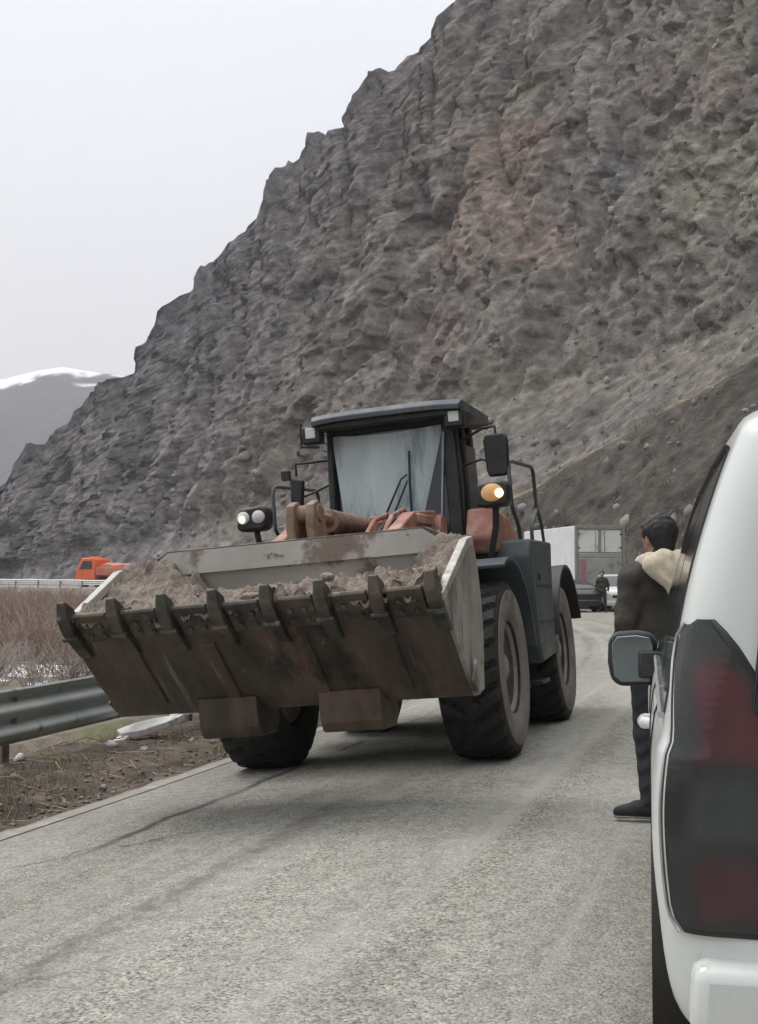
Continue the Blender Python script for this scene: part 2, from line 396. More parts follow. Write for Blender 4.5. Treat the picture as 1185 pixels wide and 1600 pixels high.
    col = mix(col, (.07, .065, .058), mul(mul(rng(vc.outputs['Distance'], .004, .016, 1, 0), cmask), rng(noise(7, (1, 1, 1), 4), .3, .6, .2, .85)))
    col = mix(col, (.125, .117, .103), mul(rng(noise(.55, (.16, .9, 1), 7), .56, .68), rng(noise(6, (1, 1, 1), 6), .3, .65, .15, .6)))
    lightline = mul(line(3.35, .30, .3, wob), rng(noise(.9, (.12, .6, 2), 5), .4, .6, .3, 1.))
    col = mix(col, (.36, .35, .32), mul(mul(lightline, rng(noise(1.6, (.5, 2, 1), 7), .38, .62)), rng(noise(20, (1, 1, 1), 4), .3, .6, .2, .7)))
    edge = rng(sx.outputs[1], .02, .55, 1, 0)
    col = mix(col, (.22, .19, .16), mul(edge, rng(noise(2.2, (.5, 1, 1), 8), .42, .6)))
    K.new(col, p.inputs['Base Color']); p.inputs['Roughness'].default_value = .85; p.inputs['Specular IOR Level'].default_value = .3
    b1 = N.new('ShaderNodeBump'); b1.inputs['Distance'].default_value = .006; K.new(vo.outputs['Distance'], b1.inputs['Height']); b1.invert = True
    b2 = N.new('ShaderNodeBump'); b2.inputs['Distance'].default_value = .03; K.new(noise(5, (.4, 1, 1), 8), b2.inputs['Height']); K.new(b1.outputs[0], b2.inputs['Normal'])
    K.new(b2.outputs[0], p.inputs['Normal'])
    return m
m_road = road_mat()
ss = np.concatenate([np.arange(-30, -16, .5), np.arange(-16, 12, .12), np.arange(12, 60, .4), np.arange(60, 330, 2.)])
ribbon('road', ss, np.linspace(0, RW, 60), lambda s, u: z_road(s, u) + .0 - .05 * sstep(.10, 0, u) * (.5 + fbm(s * 2, u, 5, 3)), m_road)
m_line = mat('worn_edge_line', two((.225, .215, .19), (.33, .32, .295), .42, .62), 9, 8, .8, 0, [(60, .003, 'n')], layers=[((.235, .222, .195), 3.0, .40, .52, (1, 1, 1))])
ribbon('edge_line', np.arange(-22, 40, .3), np.linspace(.16, .29, 3), lambda s, u: z_road(s, u) + .006, m_line)

# ---- verge between road edge and guardrail: dirt, clods, ruts
def z_verge(s, u):
    z0 = z_road(s, 0 * u) - .03
    b = .10 * sstep(-.02, -.45, u) * (.6 + 1.3 * fbm(s * .9, u * 1.6, 8, 3)) + .09 * np.clip(fbm(s * 2.4, u * 3.2, 9, 4), 0, 1) * sstep(-.05, -.4, u)
    b += .035 * fbm(s * 7, u * 7, 10, 3) * sstep(0, -.2, u)
    b -= .06 * sstep(.12, 0, np.abs(u + .22)) * .6
    return z0 + b - .9 * sstep(-1.7, -2.7, u)
m_verge = mat('verge_dirt', [(.28, (.040, .028, .021)), (.5, (.080, .059, .045)), (.72, (.16, .130, .106))], 2.2, 12, .95, 0, [(10, .04, 'n'), (60, .01, 'n')],
              layers=[((.105, .090, .050), .9, .54, .66, (1, 1, 1)), ((.28, .25, .22), 5, .6, .68, (1, 1, 1)), ((.06, .045, .036), 3.5, .6, .7, (1, 1, 1))])
vs = np.arange(-14, 34, .06); vu = np.linspace(-2.7, .06, 64)
ribbon('verge', vs, vu, z_verge, m_verge)

HAZE = 0.00038
PATCHES = [(112, 45, 88, 115, (.21, .16, .135), .85), (116, 54.5, 70, 36, (.175, .118, .104), .6), (115, 39.7, 14, 78, (.29, .245, .21), .7), (118, 39, 42, 26, (.205, .15, .137), .65), (114, 28, 36, 46, (.19, .14, .133), .55),
           (98, 53, 90, 52, (.17, .135, .118), .4), (90, 40, 75, 62, (.225, .21, .155), .5), (104, 42, 60, 90, (.175, .178, .178), .45)]
# ------------------------------------------------------------------ the rock face over the road
def crest_h(s):
    ph = np.degrees((s - S0) / RAD)
    return np.interp(ph, [-60, 0, 20, 40, 45, 50, 55, 60, 65, 70, 75, 80, 85, 90, 100], [70, 72, 85, 99, 107, 111, 109, 97, 72, 51.5, 28.5, 12, 7, 3.5, 2.5]) - 1.2
def scree_line(S, z): return 13.3 - .5 * (S - 80) + 1.2 * fbm(S * .12, z * .1, 62, 3)
def cliff_surface(S, V):
    H = crest_h(S)
    ph = np.degrees((S - S0) / RAD)
    scree = np.clip(1.15 - ph / 62, .12, .75)                      # more scree to the right
    vs_ = .36 * scree + .05
    g = np.where(V < vs_, V / vs_ * (vs_ * 1.7), vs_ * 1.7 + (V - vs_) / (1 - vs_) * (1 - vs_ * 1.7))
    z = H * V; back = .64 * H * g
    am = sstep(.0, .16, V)
    hs = np.clip(H / 45, .25, 1)
    rock = sstep(vs_ * .6, vs_ * 1.5, V)
    left_ = sstep(86, 112, S)
    warp = 6 * fbm(S * .03, z * .03, 21, 3)
    sl_ = S - .12 * z                                                # columns lean a little
    d = 4.5 * fbm(sl_ * .05 + warp * .05, z * .014, 11, 3, ridged=True) * hs * am
    col_ = fbm(sl_ * .15 + warp * .06, z * .028, 12, 5, .56, ridged=True)
    d += (1.3 + 1.9 * left_) * col_ * rock * hs
    tq = z + .5 * S
    d += (1.25 - .95 * left_) * fbm(tq * .22 + warp * .04, (S - z) * .028, 63, 5, .58, ridged=True) * sstep(0, .05, V)
    crk = np.abs(perlin(sl_ * .2 + .35 * fbm(S * .25, z * .2, 66, 3), z * .03, 64.5)); d -= 2.0 * sstep(.06, .0, crk) * rock * (.25 + .75 * left_)
    d += 1.5 * np.tanh((scree_line(S, z) - z) * 1.5) * sstep(104, 90, S) * sstep(0, .1, V)
    for sc_, am_ in ((.55, .42), (1.25, .30), (2.4, .16)):                 # broken blocks, three sizes
        w1 = .25 * perlin(S * sc_ * 1.5, z * sc_ * 1.5, 3)
        f1, f2, val, til = worley(S * sc_ + w1, z * sc_ * (.85 - .4 * left_) + w1, V * 0 + sc_ * 31)
        d += am_ * (.8 * val + .8 * til) * (.45 + .55 * rock) * sstep(0, .05, V)
    w1 = .35 * perlin(S * .4, z * .3, 8.5)
    for sc_, am_ in ((.22, 1.05), (.5, .65)):                                # upright slabs of rock standing proud of one another
        d += am_ * worley(sl_ * sc_ + w1, z * sc_ * .30 + w1, V * 0 + sc_ * 17)[2] * rock * (.35 + .65 * left_)
    s1_ = S[:, :1]; pin = np.zeros(s1_.shape); rp = np.random.default_rng(9); sp = 60.
    while sp < 190:                                                        # small rock pinnacles along the crest
        sp += rp.uniform(1.6, 7.0); pin = np.maximum(pin, rp.uniform(.8, 4.2) * np.clip(1 - np.abs(s1_ - sp) / rp.uniform(.7, 1.8), 0, 1) ** .45)
    spike = (.6 + 1.6 * fbm(S * .22, S * 0 + .3, 16, 4, .6) + .5 * worley(S * .9, 0 * S, 4.5)[2]) * hs + pin * np.clip(hs, .5, 1)
    z = z + spike * sstep(.955, .995, V) + .35 * fbm(S * 1.1, z * 1.1, 18, 3) * am
    u = 14.5 + 1.6 * fbm(S * .06, 0 * S, 17, 3) + back - d
    return u, z, rock, d
sS = np.concatenate([np.arange(-70, 24, 1.5), np.arange(24, 186, .30), np.arange(186, 330, 2.)])
sV = np.concatenate([np.linspace(0, 1, 330), 1 + np.linspace(.02, .5, 12)])
S_, V_ = np.meshgrid(sS, sV, indexing='ij')
U_, Z_, K_, D_ = cliff_surface(S_, np.minimum(V_, 1))
over = np.maximum(V_ - 1, 0)
U_ = U_ + over * 60; Z_ = Z_ - over * 8 + np.where(V_ > 1, .8 * fbm(S_ * .3, V_ * 20, 5, 3), 0)
Z_ = Z_ + (z_road(S_, 0 * S_ + RW) + .1) - .6 * (V_ < .004)
XY = road_xy(S_, U_)
CV = np.concatenate([XY, Z_[..., None]], -1)
me = npmesh('cliff', CV.reshape(-1, 3), grid_quads(*S_.shape), False)
# mineral colours of the rock, plus a painted haze tint at its left end, laid down in the rock's own coordinates
zc = Z_; f1 = fbm(S_ * .07, zc * .07, 31, 4); f2 = fbm(S_ * .22, zc * .16, 32, 4); f3 = fbm(S_ * .9, zc * .6, 33, 3)
q = zc + .42 * S_
band = fbm(q * .26, (S_ - zc) * .018, 34, 4)
g0 = np.array([.178, .160, .142]); col = np.empty(S_.shape + (3,)); col[:] = g0
def lay_on(c, w):
    global col
    w = np.clip(w, 0, 1)[..., None]; col = col * (1 - w) + np.array(c) * w
lw = sstep(86, 112, S_); slc = S_ - .12 * zc; q = zc + .5 * S_
lay_on((.185, .174, .190), .85 * sstep(118, 150, S_))  # purple-grey left end: partly rock, partly haze put into the colour
lay_on((.172, .160, .112), .7 * sstep(.0, .28, fbm(S_ * .06, zc * .06, 35, 4)) * sstep(150, 118, S_))
lay_on((.150, .148, .150), .5 * sstep(.05, .3, fbm(S_ * .05, zc * .05, 39, 4)))
lay_on((.088, .080, .076), .75 * sstep(.02, .28, f2))
ver = fbm(slc * .45, zc * .08, 37, 5); dia = fbm(q * .5, (S_ - zc) * .04, 38, 5)
lay_on((.255, .238, .215), .65 * sstep(.06, .30, ver) * lw)
lay_on((.088, .080, .078), .75 * sstep(-.04, -.28, ver) * lw)
lay_on((.250, .230, .195), .6 * sstep(.08, .30, dia) * (1 - lw))
lay_on((.095, .086, .076), .6 * sstep(-.06, -.30, dia) * (1 - lw))
def patch(s0, z0, rs, rz, c, k):
    ds, dz = S_ - s0, zc - z0                                        # patches lie along the bedding, which dips across the face
    r = ((-11.1 * ds + 4.5 * dz) / rs) ** 2 + ((2.8 * ds - 11.4 * dz) / rz) ** 2 + 1.5 * fbm(S_ * .14, zc * .12, s0, 5, .6)
    lay_on(c, k * sstep(1.2, .5, r))
for a in PATCHES: patch(*a)
ln_ = scree_line(S_, zc)
lay_on((.070, .060, .050), .9 * sstep(.2, 1.2, ln_ - zc) * sstep(104, 92, S_) * (.6 + .8 * np.clip(.5 + f2, 0, 1)))
lay_on((.34, .26, .165), .85 * sstep(1.9, .3, np.abs(zc - ln_ - .6 + 1.6 * f2)) * sstep(104, 92, S_) * sstep(-.5, .0, f3 + 1.2 * f1))
lay_on((.30, .28, .255), .6 * sstep(.26, .42, f3))
lay_on((.075, .070, .068), .6 * sstep(.16, .38, fbm(S_ * .7, zc * .4, 36, 4)))
col *= .80
vcol(me, 'mineral', col.reshape(-1, 3))
m_cliff = mat('cliff_rock', [(.28, (.42, .42, .42)), (.5, (.98, .98, .98)), (.72, (1.75, 1.72, 1.66))], .8, 14, .95, 0,
              [(1.1, .35, 'n'), (4.0, .10, 'n')], attr='mineral', spec=.2)
o = link('cliff', me, m_cliff); tag(o, kind='structure')

# ---- loose boulders on the scree and dry scrub on the face
rb = np.random.default_rng(91); bmx = bmesh.new(); bmesh.ops.create_icosphere(bmx, subdivisions=1, radius=1)
iv = np.array([v.co[:] for v in bmx.verts]); fi = np.array([[v.index for v in f.verts] for f in bmx.faces]); bmx.free()
Vb = []; Fb = []; Cb = []; nb = 0
iS = np.where((sS > 42) & (sS < 150))[0]
while nb < 1500:
    a_ = rb.choice(iS); sv = sS[a_]; k_ = int(330 * rb.random() ** 1.7 * (.62 if sv < 100 else .25)); 
    pc = CV[a_, k_]; sz = .08 + .13 * rb.pareto(2.3); sz = min(sz, .55)
    w_ = iv * (1 + .28 * rb.normal(size=(len(iv), 1))) * rb.uniform(.6, 1.2, 3) * sz
    Vb.append(w_ + pc + np.array([0, 0, sz * .25])); Fb.append(fi + nb * len(iv)); nb += 1
m_boulder = mat('scree_boulder', two((.11, .10, .09), (.26, .245, .225)), .35, 8, .95, 0, [(4, .08, 'n')])
tag(link('scree_boulders', npmesh('scree_boulders', np.concatenate(Vb), np.concatenate(Fb), False), m_boulder), kind='stuff')
SCRUB = [(CV[a_, k_], rb.uniform(.5, 1.2)) for a_, k_ in zip(rb.choice(iS, 420), (330 * rb.random(420) ** 1.2 * .8).astype(int))]

# ---- far mountain with old snow
mb = np.linspace(-.95, .25, 240); mv = np.linspace(0, 1, 70)
B_, MV = np.meshgrid(mb, mv, indexing='ij')
top = np.interp(B_, [-.95, -.6, -.42, -.289, -.262, -.243, -.225, -.205, -.18, -.1, .25], [330, 300, 262, 235, 246, 250, 246, 241, 236, 222, 160])
top = top + 5 * fbm(B_ * 60, 0 * B_, 41, 4)
dist = 1050 + 480 * MV
mz = -8 + (top + 8) * MV ** 1.15 + 42 * fbm(B_ * 24, MV * 3, 42, 6, .6, ridged=True) * np.sin(np.pi * np.clip(MV, 0, 1))
mx_ = B_ * dist; 
MVt = np.stack([mx_, dist + 0 * B_, mz], -1)
backr = MVt[:, -1:, :].copy(); backr[..., 1] += 600; backr[..., 2] = -10
MVt = np.concatenate([MVt, backr], 1)
me = npmesh('mountain', MVt.reshape(-1, 3), grid_quads(MVt.shape[0], MVt.shape[1]))
zz = MVt[..., 2]; near_ = zz - np.concatenate([top, top[:, -1:]], 1); sn = sstep(-.02, .14, .9 * 1.5 * fbm(MVt[..., 0] * .014, zz * .05, 43, 5, .6) + near_ / 70. + .20)
sn = np.clip(sn, 0, 1)
cc = np.array([.036, .038, .046]) * (1 - sn[..., None]) + np.array([.86, .86, .88]) * sn[..., None]
vcol(me, 'snowfall', cc.reshape(-1, 3))
m_mount = mat('mountain_rock', [(.3, (.8, .8, .8)), (.7, (1.15, 1.15, 1.15))], .01, 8, .95, 0, attr='snowfall', spec=.1)
tag(link('mountain', me, m_mount), kind='structure')

# ---- the damp air
hz = MB().b2((-2900, -60, -45), (2900, 2900, 420)).build('haze', None)
hm = bpy.data.materials.new('haze'); hm.use_nodes = True; hn = hm.node_tree
hn.nodes.remove(hn.nodes['Principled BSDF'])
pv = hn.nodes.new('ShaderNodeVolumePrincipled'); pv.inputs['Color'].default_value = (.93, .93, .96, 1); pv.inputs['Density'].default_value = HAZE
pv.inputs['Anisotropy'].default_value = .2
hn.links.new(pv.outputs[0], hn.nodes['Material Output'].inputs['Volume'])
hz.data.materials.append(hm); tag(hz, kind='stuff')

# ------------------------------------------------------------------ guardrail along the left edge
m_rail = mat('galvanised_rail', two((.30, .345, .335), (.44, .475, .465)), 1.4, 8, .5, .35, [(30, .001, 'n')], (1, 1, 3), [((.13, .145, .14), 3, .55, .7, (1, 1, 1)), ((.40, .40, .39), 9, .62, .74, (1, 1, 1))])
m_post = mat('rusty_post', two((.16, .15, .14), (.24, .22, .205)), 6, 8, .6, .3, layers=[((.14, .08, .05), 5, .52, .66, (1, 1, 1))])
gr = empty('guardrail'); tag(gr, 'long corrugated grey metal guardrail on posts along the left edge of the road', 'guardrail')
prof = []
for i in range(33):                                                  # three corrugations, half a metre high
    q_ = i / 32; prof.append((-.045 * math.cos(q_ * 2 * math.pi * 2.5) * (1 if 0 < q_ < 1 else .6), .50 * q_))
def rail(s_list, u0, name, zoff=.0):
    mbld = MB(); P = []
    for s in s_list:
        n0 = road_xy(s, u0); n1 = road_xy(s, u0 + 1); nx = n1 - n0
        z = float(z_road(s, 0.)) + .26 + zoff + .02 * math.sin(s * .9)
        P.append([(n0[0] + nx[0] * (p + .015 * math.sin(s * .7)), n0[1] + nx[1] * (p + .015 * math.sin(s * .7)), z + h) for p, h in prof])
    mbld.slab(P, lambda i, j: Vector((-.006 * NN[0], -.006 * NN[1], 0)))
    return mbld
seg = []
sx_ = -14.0
while sx_ < 36:
    rail(np.linspace(sx_, sx_ + 4.0, 9), -1.42, 'r', .008 * ((int(sx_ / 4)) % 2)).build('rail_beam', m_rail, gr, angle=50); sx_ += 3.96
for s in np.arange(-13.2, 37, 4.0):
    p = road_xy(s, -1.58); z = float(z_road(s, 0.))
    pb = MB().box((p[0], p[1], z + .12), (.07, .12, 1.1), (0, 0, -TH)).box((p[0] + .07 * NN[0], p[1] + .07 * NN[1], z + .5), (.10, .09, .3), (0, 0, -TH))
    pb.build('post', m_post, gr, .008)
m_refl = mat('reflector_white', two((.6, .62, .62), (.7, .71, .71)), 8, 3, .3)
for s in (-7.4, .62, 8.6):
    p = road_xy(s, -1.33); MB().box((p[0], p[1], float(z_road(s, 0.)) + .49), (.02, .07, .16), (0, 0, -TH)).build('reflector', m_refl, gr, .006)
m_white = mat('snowy_white', two((.55, .55, .54), (.72, .72, .71)), 5, 6, .8)
g2 = empty('guardrail'); tag(g2, 'distant pale guardrail running below the orange truck at the foot of the cliff', 'guardrail')
for a in np.arange(84, 188, 8.0):
    rail(np.linspace(a, a + 7.98, 9), -.5, 'r', .12).build('rail_beam', m_white, g2, angle=50)
for s in np.arange(85, 188, 4.):
    p = road_xy(s, -.62); z = float(z_road(s, 0.))
    MB().box((p[0], p[1], z + .3), (.12, .12, .9)).build('post', m_post, g2)

# ------------------------------------------------------------------ verge litter, stones, grass, brush
def zverge(s, u): return float(z_verge(np.array([float(s)]), np.array([float(u)]))[0])
m_stone = mat('grey_stone', two((.20, .19, .175), (.34, .325, .30)), 8, 8, .9, 0, [(14, .02, 'n')])
m_pale = mat('broken_concrete', two((.44, .44, .42), (.58, .58, .56)), 6, 8, .8, 0, [(12, .012, 'n')], layers=[((.25, .23, .2), 5, .58, .7, (1, 1, 1))])
def rock_mesh(name, sx, sy, sz, seed, m, sub=3):
    bm = bmesh.new(); bmesh.ops.create_icosphere(bm, subdivisions=sub, radius=1)
    rr = np.random.default_rng(seed)
    V = np.array([v.co[:] for v in bm.verts]); pl = rr.normal(size=(9, 3)); pl /= np.linalg.norm(pl, axis=1)[:, None]
    for n_ in pl:                                                    # cut flat facets
        dd = V @ n_; lim = rr.uniform(.55, .85); V = V - np.maximum(dd - lim, 0)[:, None] * n_
    V = V * (1 + .12 * fbm(V[:, 0] * 1.5 + seed, V[:, 1] * 1.5, V[:, 2] * 1.5, 3)[:, None]) * np.array([sx, sy, sz])
    for v, c in zip(bm.verts, V): v.co = c
    me = bpy.data.meshes.new(name); bm.to_mesh(me); bm.free()
    me.polygons.foreach_set('use_smooth', np.ones(len(me.polygons), bool)); me.set_sharp_from_angle(angle=R(28))
    return link(name, me, m)
def stone(s, u, sz, seed, lab, m=m_stone, flat=.6):
    o = rock_mesh('stone', sz, sz * .75, sz * flat, seed, m); p = road_xy(s, u)
    o.location = (p[0], p[1], zverge(s, u) + sz * flat * .45); o.rotation_euler = (.2, .1, seed)
    return tag(o, lab, 'stone', 'stones lying on the verge')
SL = 'small grey stone lying in the dirt between the guardrail and the road edge'
rr = np.random.default_rng(12)
stone(-.85, -1.62, .085, 5, 'pale stone just below the guardrail, beside its post at the left edge', m_pale)
stone(.25, -1.25, .07, 6, 'pale angular stone under the guardrail, left of the broken white slab', m_pale)
for i in range(26):
    stone(rr.uniform(-5, 6), rr.uniform(-1.3, -.15), rr.uniform(.025, .06), 20 + i, SL)
# broken white slab pushed up against the rail
sl = empty('broken_slab', (*road_xy(.95, -1.22), zverge(.95, -1.22) + .12), (.25, -.22, .15))
tag(sl, 'broken white plastic marker slab lying in the dirt below the bucket, against the guardrail', 'debris')
b = MB(); b.prism([(-.26, -.10), (-.05, -.15), (.30, -.06), (.42, .04), (.16, .12), (-.10, .13), (-.30, .04)], -.035, .035, 'z'); b.build('slab', m_pale, sl, .008)
b = MB(); b.prism([(-.36, -.16), (-.24, -.2), (-.16, -.1), (-.28, -.05)], -.05, .0, 'z'); b.build('chip', m_pale, sl, .006)
b = MB(); b.prism([(.28, .10), (.55, .16), (.52, .22), (.26, .17)], -.03, .02, 'z'); b.build('chip', m_pale, sl, .006)
def blades(n, fn, hmin, hmax, wd, lean=.5, seg=2):
    V = []; F = []
    for _ in range(n):
        x, y, z, h = fn(); h *= random.uniform(hmin, hmax); a = random.uniform(0, 6.283); l = random.uniform(.1, lean) * h
        dx, dy = math.cos(a), math.sin(a); w = wd * random.uniform(.6, 1.2); k0 = len(V)
        for q_ in (0, .55, 1):
            ww = w * (1 - q_ * .85); cx, cy, cz = x + dx * l * q_ ** 1.6, y + dy * l * q_ ** 1.6, z + h * q_ * (1 - .15 * q_)
            V += [(cx - dy * ww, cy + dx * ww, cz), (cx + dy * ww, cy - dx * ww, cz), (cx + dx * ww, cy + dy * ww, cz + ww * .5)]
        for i in range(2):
            for j in range(3): F.append((k0 + i * 3 + j, k0 + i * 3 + (j + 1) % 3, k0 + i * 3 + 3 + (j + 1) % 3, k0 + i * 3 + 3 + j))
    return V, F
clumps = [(rr.uniform(-7, 10), -rr.uniform(.35, 1.6), rr.uniform(.12, .4)) for _ in range(46)] + [(rr.uniform(-6, -1), -rr.uniform(.35, 1.3), rr.uniform(.2, .45)) for _ in range(26)]
def gfn():
    s, u, r_ = random.choice(clumps); s += random.gauss(0, r_); u = min(u + random.gauss(0, r_ * .6), -.2)
    p = road_xy(s, u); return p[0], p[1], zverge(s, u) - .01, 1.0
random.seed(5)
V, F = blades(4200, gfn, .05, .15, .0035, .9)
m_grass = mat('dry_grass', two((.10, .095, .045), (.26, .215, .135)), 3, 6, .9)
tag(link('dry_grass', npmesh('dry_grass', V, F, False), m_grass), kind='stuff')
V = []; F = []                                                       # broken twigs and reed stalks lying about
for _ in range(420):
    s, u = random.uniform(-6, 9), -random.uniform(.15, 1.7); p = road_xy(s, u); a = random.uniform(0, 3.14); l_ = random.uniform(.05, .22); z = zverge(s, u) + .012
    dx, dy = math.cos(a) * l_, math.sin(a) * l_; k0 = len(V); w = random.uniform(.003, .006); dz_ = random.uniform(-.03, .05)
    for q_ in (-1, 1):
        for t_ in (0, 2.09, 4.19): V.append((p[0] + dx * q_ - math.sin(a) * w * math.cos(t_), p[1] + dy * q_ + math.cos(a) * w * math.cos(t_), z + dz_ * q_ + w * math.sin(t_) + .01))
    F += [(k0 + i, k0 + (i + 1) % 3, k0 + 3 + (i + 1) % 3, k0 + 3 + i) for i in range(3)]
tag(link('twig_litter', npmesh('twig_litter', V, F, False), mat('litter_twigs', two((.14, .10, .07), (.36, .30, .23)), 4, 5, .9)), kind='stuff')
# clods and gravel thrown onto the verge
V = []; F = []
oct_ = [(1, 0, 0), (0, 1, 0), (-1, 0, 0), (0, -1, 0), (0, 0, 1), (0, 0, -1)]
of = [(0, 1, 4), (1, 2, 4), (2, 3, 4), (3, 0, 4), (1, 0, 5), (2, 1, 5), (3, 2, 5), (0, 3, 5)]
for _ in range(1300):
    s, u = random.uniform(-7, 14), -abs(random.gauss(.1, .6)) - .02
    if u < -2: continue
    p = road_xy(s, u); sz = random.uniform(.006, .028); k0 = len(V); z = zverge(s, u)
    for q_ in oct_: V.append((p[0] + q_[0] * sz * random.uniform(.6, 1.3), p[1] + q_[1] * sz * random.uniform(.6, 1.3), z + sz * .3 + q_[2] * sz * random.uniform(.5, 1)))
    F += [tuple(k0 + i for i in f) for f in of]
tag(link('dirt_clods', npmesh('dirt_clods', V, F, False), m_dirt), kind='stuff')

def twig_field(pts, seg_n, spread, height, rad, seed):
    """bare many-stemmed brush: every stem forks twice; three-sided twigs"""
    r = np.random.default_rng(seed); V = []; F = []
    def stick(p, d, L, r0, depth):
        q1 = p + d * L * .5 + r.normal(0, .05, 3) * L; q2 = p + d * L + r.normal(0, .09, 3) * L
        a = np.cross(d, (0.3, .2, 1.)); a /= np.linalg.norm(a) + 1e-9; b = np.cross(d, a); k0 = len(V)
        for q, rr_ in ((p, r0), (q1, r0 * .75), (q2, r0 * .4)):
            for k in range(3):
                t_ = k * 2.094; V.append(q + (a * math.cos(t_) + b * math.sin(t_)) * rr_)
        for i in range(2):
            for j in range(3): F.append((k0 + i * 3 + j, k0 + i * 3 + (j + 1) % 3, k0 + i * 3 + 3 + (j + 1) % 3, k0 + i * 3 + 3 + j))
        if depth:
            for q in (q1, q2):
                for _ in range(2 if depth > 1 else 2):
                    dd = d + r.normal(0, .42, 3); dd[2] = abs(dd[2]) * .9 + .15; dd /= np.linalg.norm(dd)
                    stick(q, dd, L * r.uniform(.45, .75), r0 * .6, depth - 1)
    for (x, y, z, sc, dep) in pts:
        for _ in range(seg_n):
            d = np.array([r.normal(0, spread), r.normal(0, spread), 1.]); d /= np.linalg.norm(d)
            stick(np.array([x + r.normal(0, .12 * sc), y + r.normal(0, .12 * sc), z - .05]), d, height * sc * r.uniform(.4, .65), rad * (.6 + .4 * sc), dep)
    return np.array(V), np.array(F)
def zg(x, y): return float(z_ground(np.array([x]), np.array([y]))[0])
# reddish willow brush on the valley floor (one far mass)
r = np.random.default_rng(21); pts = []
while len(pts) < 1150:
    d = 46 + 78 * r.random() ** 1.2; b_ = r.uniform(-.46, -.10); x, y = b_ * d, d
    s, u = road_su(x, y)
    if -60 < float(u) < -7 and fbm(x * .07, y * .07, 5, 2) > -.28: pts.append((x, y, zg(x, y), r.uniform(.75, 1.35), 1))
V, F = twig_field(pts, 9, .45, 1.55, .028, 3)
m_brush = mat('red_willow', two((.235, .155, .125), (.37, .27, .23)), .5, 6, .9, layers=[((.29, .25, .20), .12, .5, .62, (1, 1, 1))])
tag(link('red_brush', npmesh('red_brush', V, F, False), m_brush), kind='stuff')
V, F = twig_field([(p_[0], p_[1], p_[2], sc_, 1) for p_, sc_ in SCRUB], 8, .6, 1.0, .028, 5)
tag(link('dry_scrub', npmesh('dry_scrub', V, F, False), mat('dry_scrub', two((.13, .115, .075), (.24, .205, .14)), .3, 4, .9)), kind='stuff')
# pale bare bushes and old snow just behind the rail
m_twig = mat('pale_twigs', two((.26, .21, .18), (.48, .43, .39)), 3, 6, .9)
m_twig2 = mat('brown_twigs', two((.13, .095, .078), (.24, .185, .155)), 3, 6, .9)
LB = ['bare pale bush behind the guardrail at the left edge of the photo', 'bare pale twiggy bush behind the guardrail, left of the bucket teeth']
bush_pos = [(-9.9, 33.6), (-9.1, 34.2), (-8.4, 34.8), (-7.7, 34.0), (-10.4, 36.0), (-9.4, 36.6), (-8.7, 37.4), (-7.9, 36.8), (-10.9, 38.6), (-9.9, 39.2), (-8.8, 39.8), (-8.0, 39.0), (-7.1, 37.6), (-11.6, 40.6)]
for i, (x, y) in enumerate(bush_pos):
    V, F = twig_field([(0, 0, 0, 1.0, 2)], 14, .60, 1.25, .016, 50 + i)
    o = link('bare_bush', npmesh('bare_bush', V, F, False), m_twig if i % 3 else m_twig2); o.location = (x, y, zg(x, y))
    tag(o, 'bare twiggy bush standing in old snow behind the guardrail, left of the bucket', 'bush', 'bare bushes behind the guardrail')
m_snow = mat('old_snow', two((.50, .50, .50), (.74, .74, .75)), 2, 8, .8, 0, [(6, .05, 'n')], layers=[((.28, .25, .22), 3, .54, .66, (1, 1, 1))])
xs = np.linspace(-17, -5.5, 110); ys = np.linspace(33, 50, 120); X, Y = np.meshgrid(xs, ys, indexing='ij')
cov = sstep(-.05, .25, fbm(X * .35, Y * .3, 6, 4) + .15 - np.abs((X + 11) / 5.2) ** 3 * .6 - np.abs((Y - 41.5) / 8) ** 4 * .6)
Zs = z_ground(X, Y) - .10 + .20 * cov + .03 * fbm(X * 2, Y * 2, 3, 3)
tag(link('snow', npmesh('snow', np.stack([X, Y, Zs], -1).reshape(-1, 3), grid_quads(*X.shape)), m_snow), kind='stuff')

# ------------------------------------------------------------------ the wheel loader (x: to its left side, y: rearwards, z up; origin under the front axle)
L = empty('wheel_loader', (.010, 11.45, -.135), (0, R(-4.8), R(-16.3)))
tag(L, 'big slate grey and orange articulated wheel loader carrying a muddy toothed bucket up the road', 'wheel loader')
# bucket: profile points (forward, z)
PO = [(3.08, 1.42), (2.86, 1.217), (2.64, 1.013), (2.42, .81), (2.34, .735), (2.25, .685), (2.14, .685), (2.03, .745), (1.94, .90), (1.88, 1.10), (1.86, 1.32), (1.89, 1.55), (1.965, 1.745)]
def offset(P, d):
    out = []
    for i, p in enumerate(P):
        a = Vector(P[max(i - 1, 0)]); b = Vector(P[min(i + 1, len(P) - 1)]); t_ = (b - a).normalized(); out.append((p[0] + t_.y * d, p[1] - t_.x * d))
    return out
PI_ = offset(PO, .045)
PI_ = [(p[0], p[1]) for p in PI_]
ip = lambda P: [(-c, z) for c, z in P]
HW = 1.33
bk = MB(); bk.prism(ip(PO + PI_[::-1]), -HW + .03, HW - .03, 'x')
dF = Vector((.734, .679)); nF = Vector((.679, -.734))            # along the floor towards the lip; out of its underside
LIP = Vector((3.08, 1.42))
def fl(d, n): q_ = LIP + dF * d + nF * n; return (-q_.x, q_.y)
for a in (-.93, -.36, .30, .88):                                     # long stiffening ribs under the floor
    bk.prism([fl(-.34, -.01), fl(-.36, .022), fl(-.93, .022), fl(-.97, -.01)], a - .05, a + .05, 'x')
BX = .075
bucket = bk.build('bucket', m_bucket, L, .006, loc=(BX, 0, 0))
sg = MB()
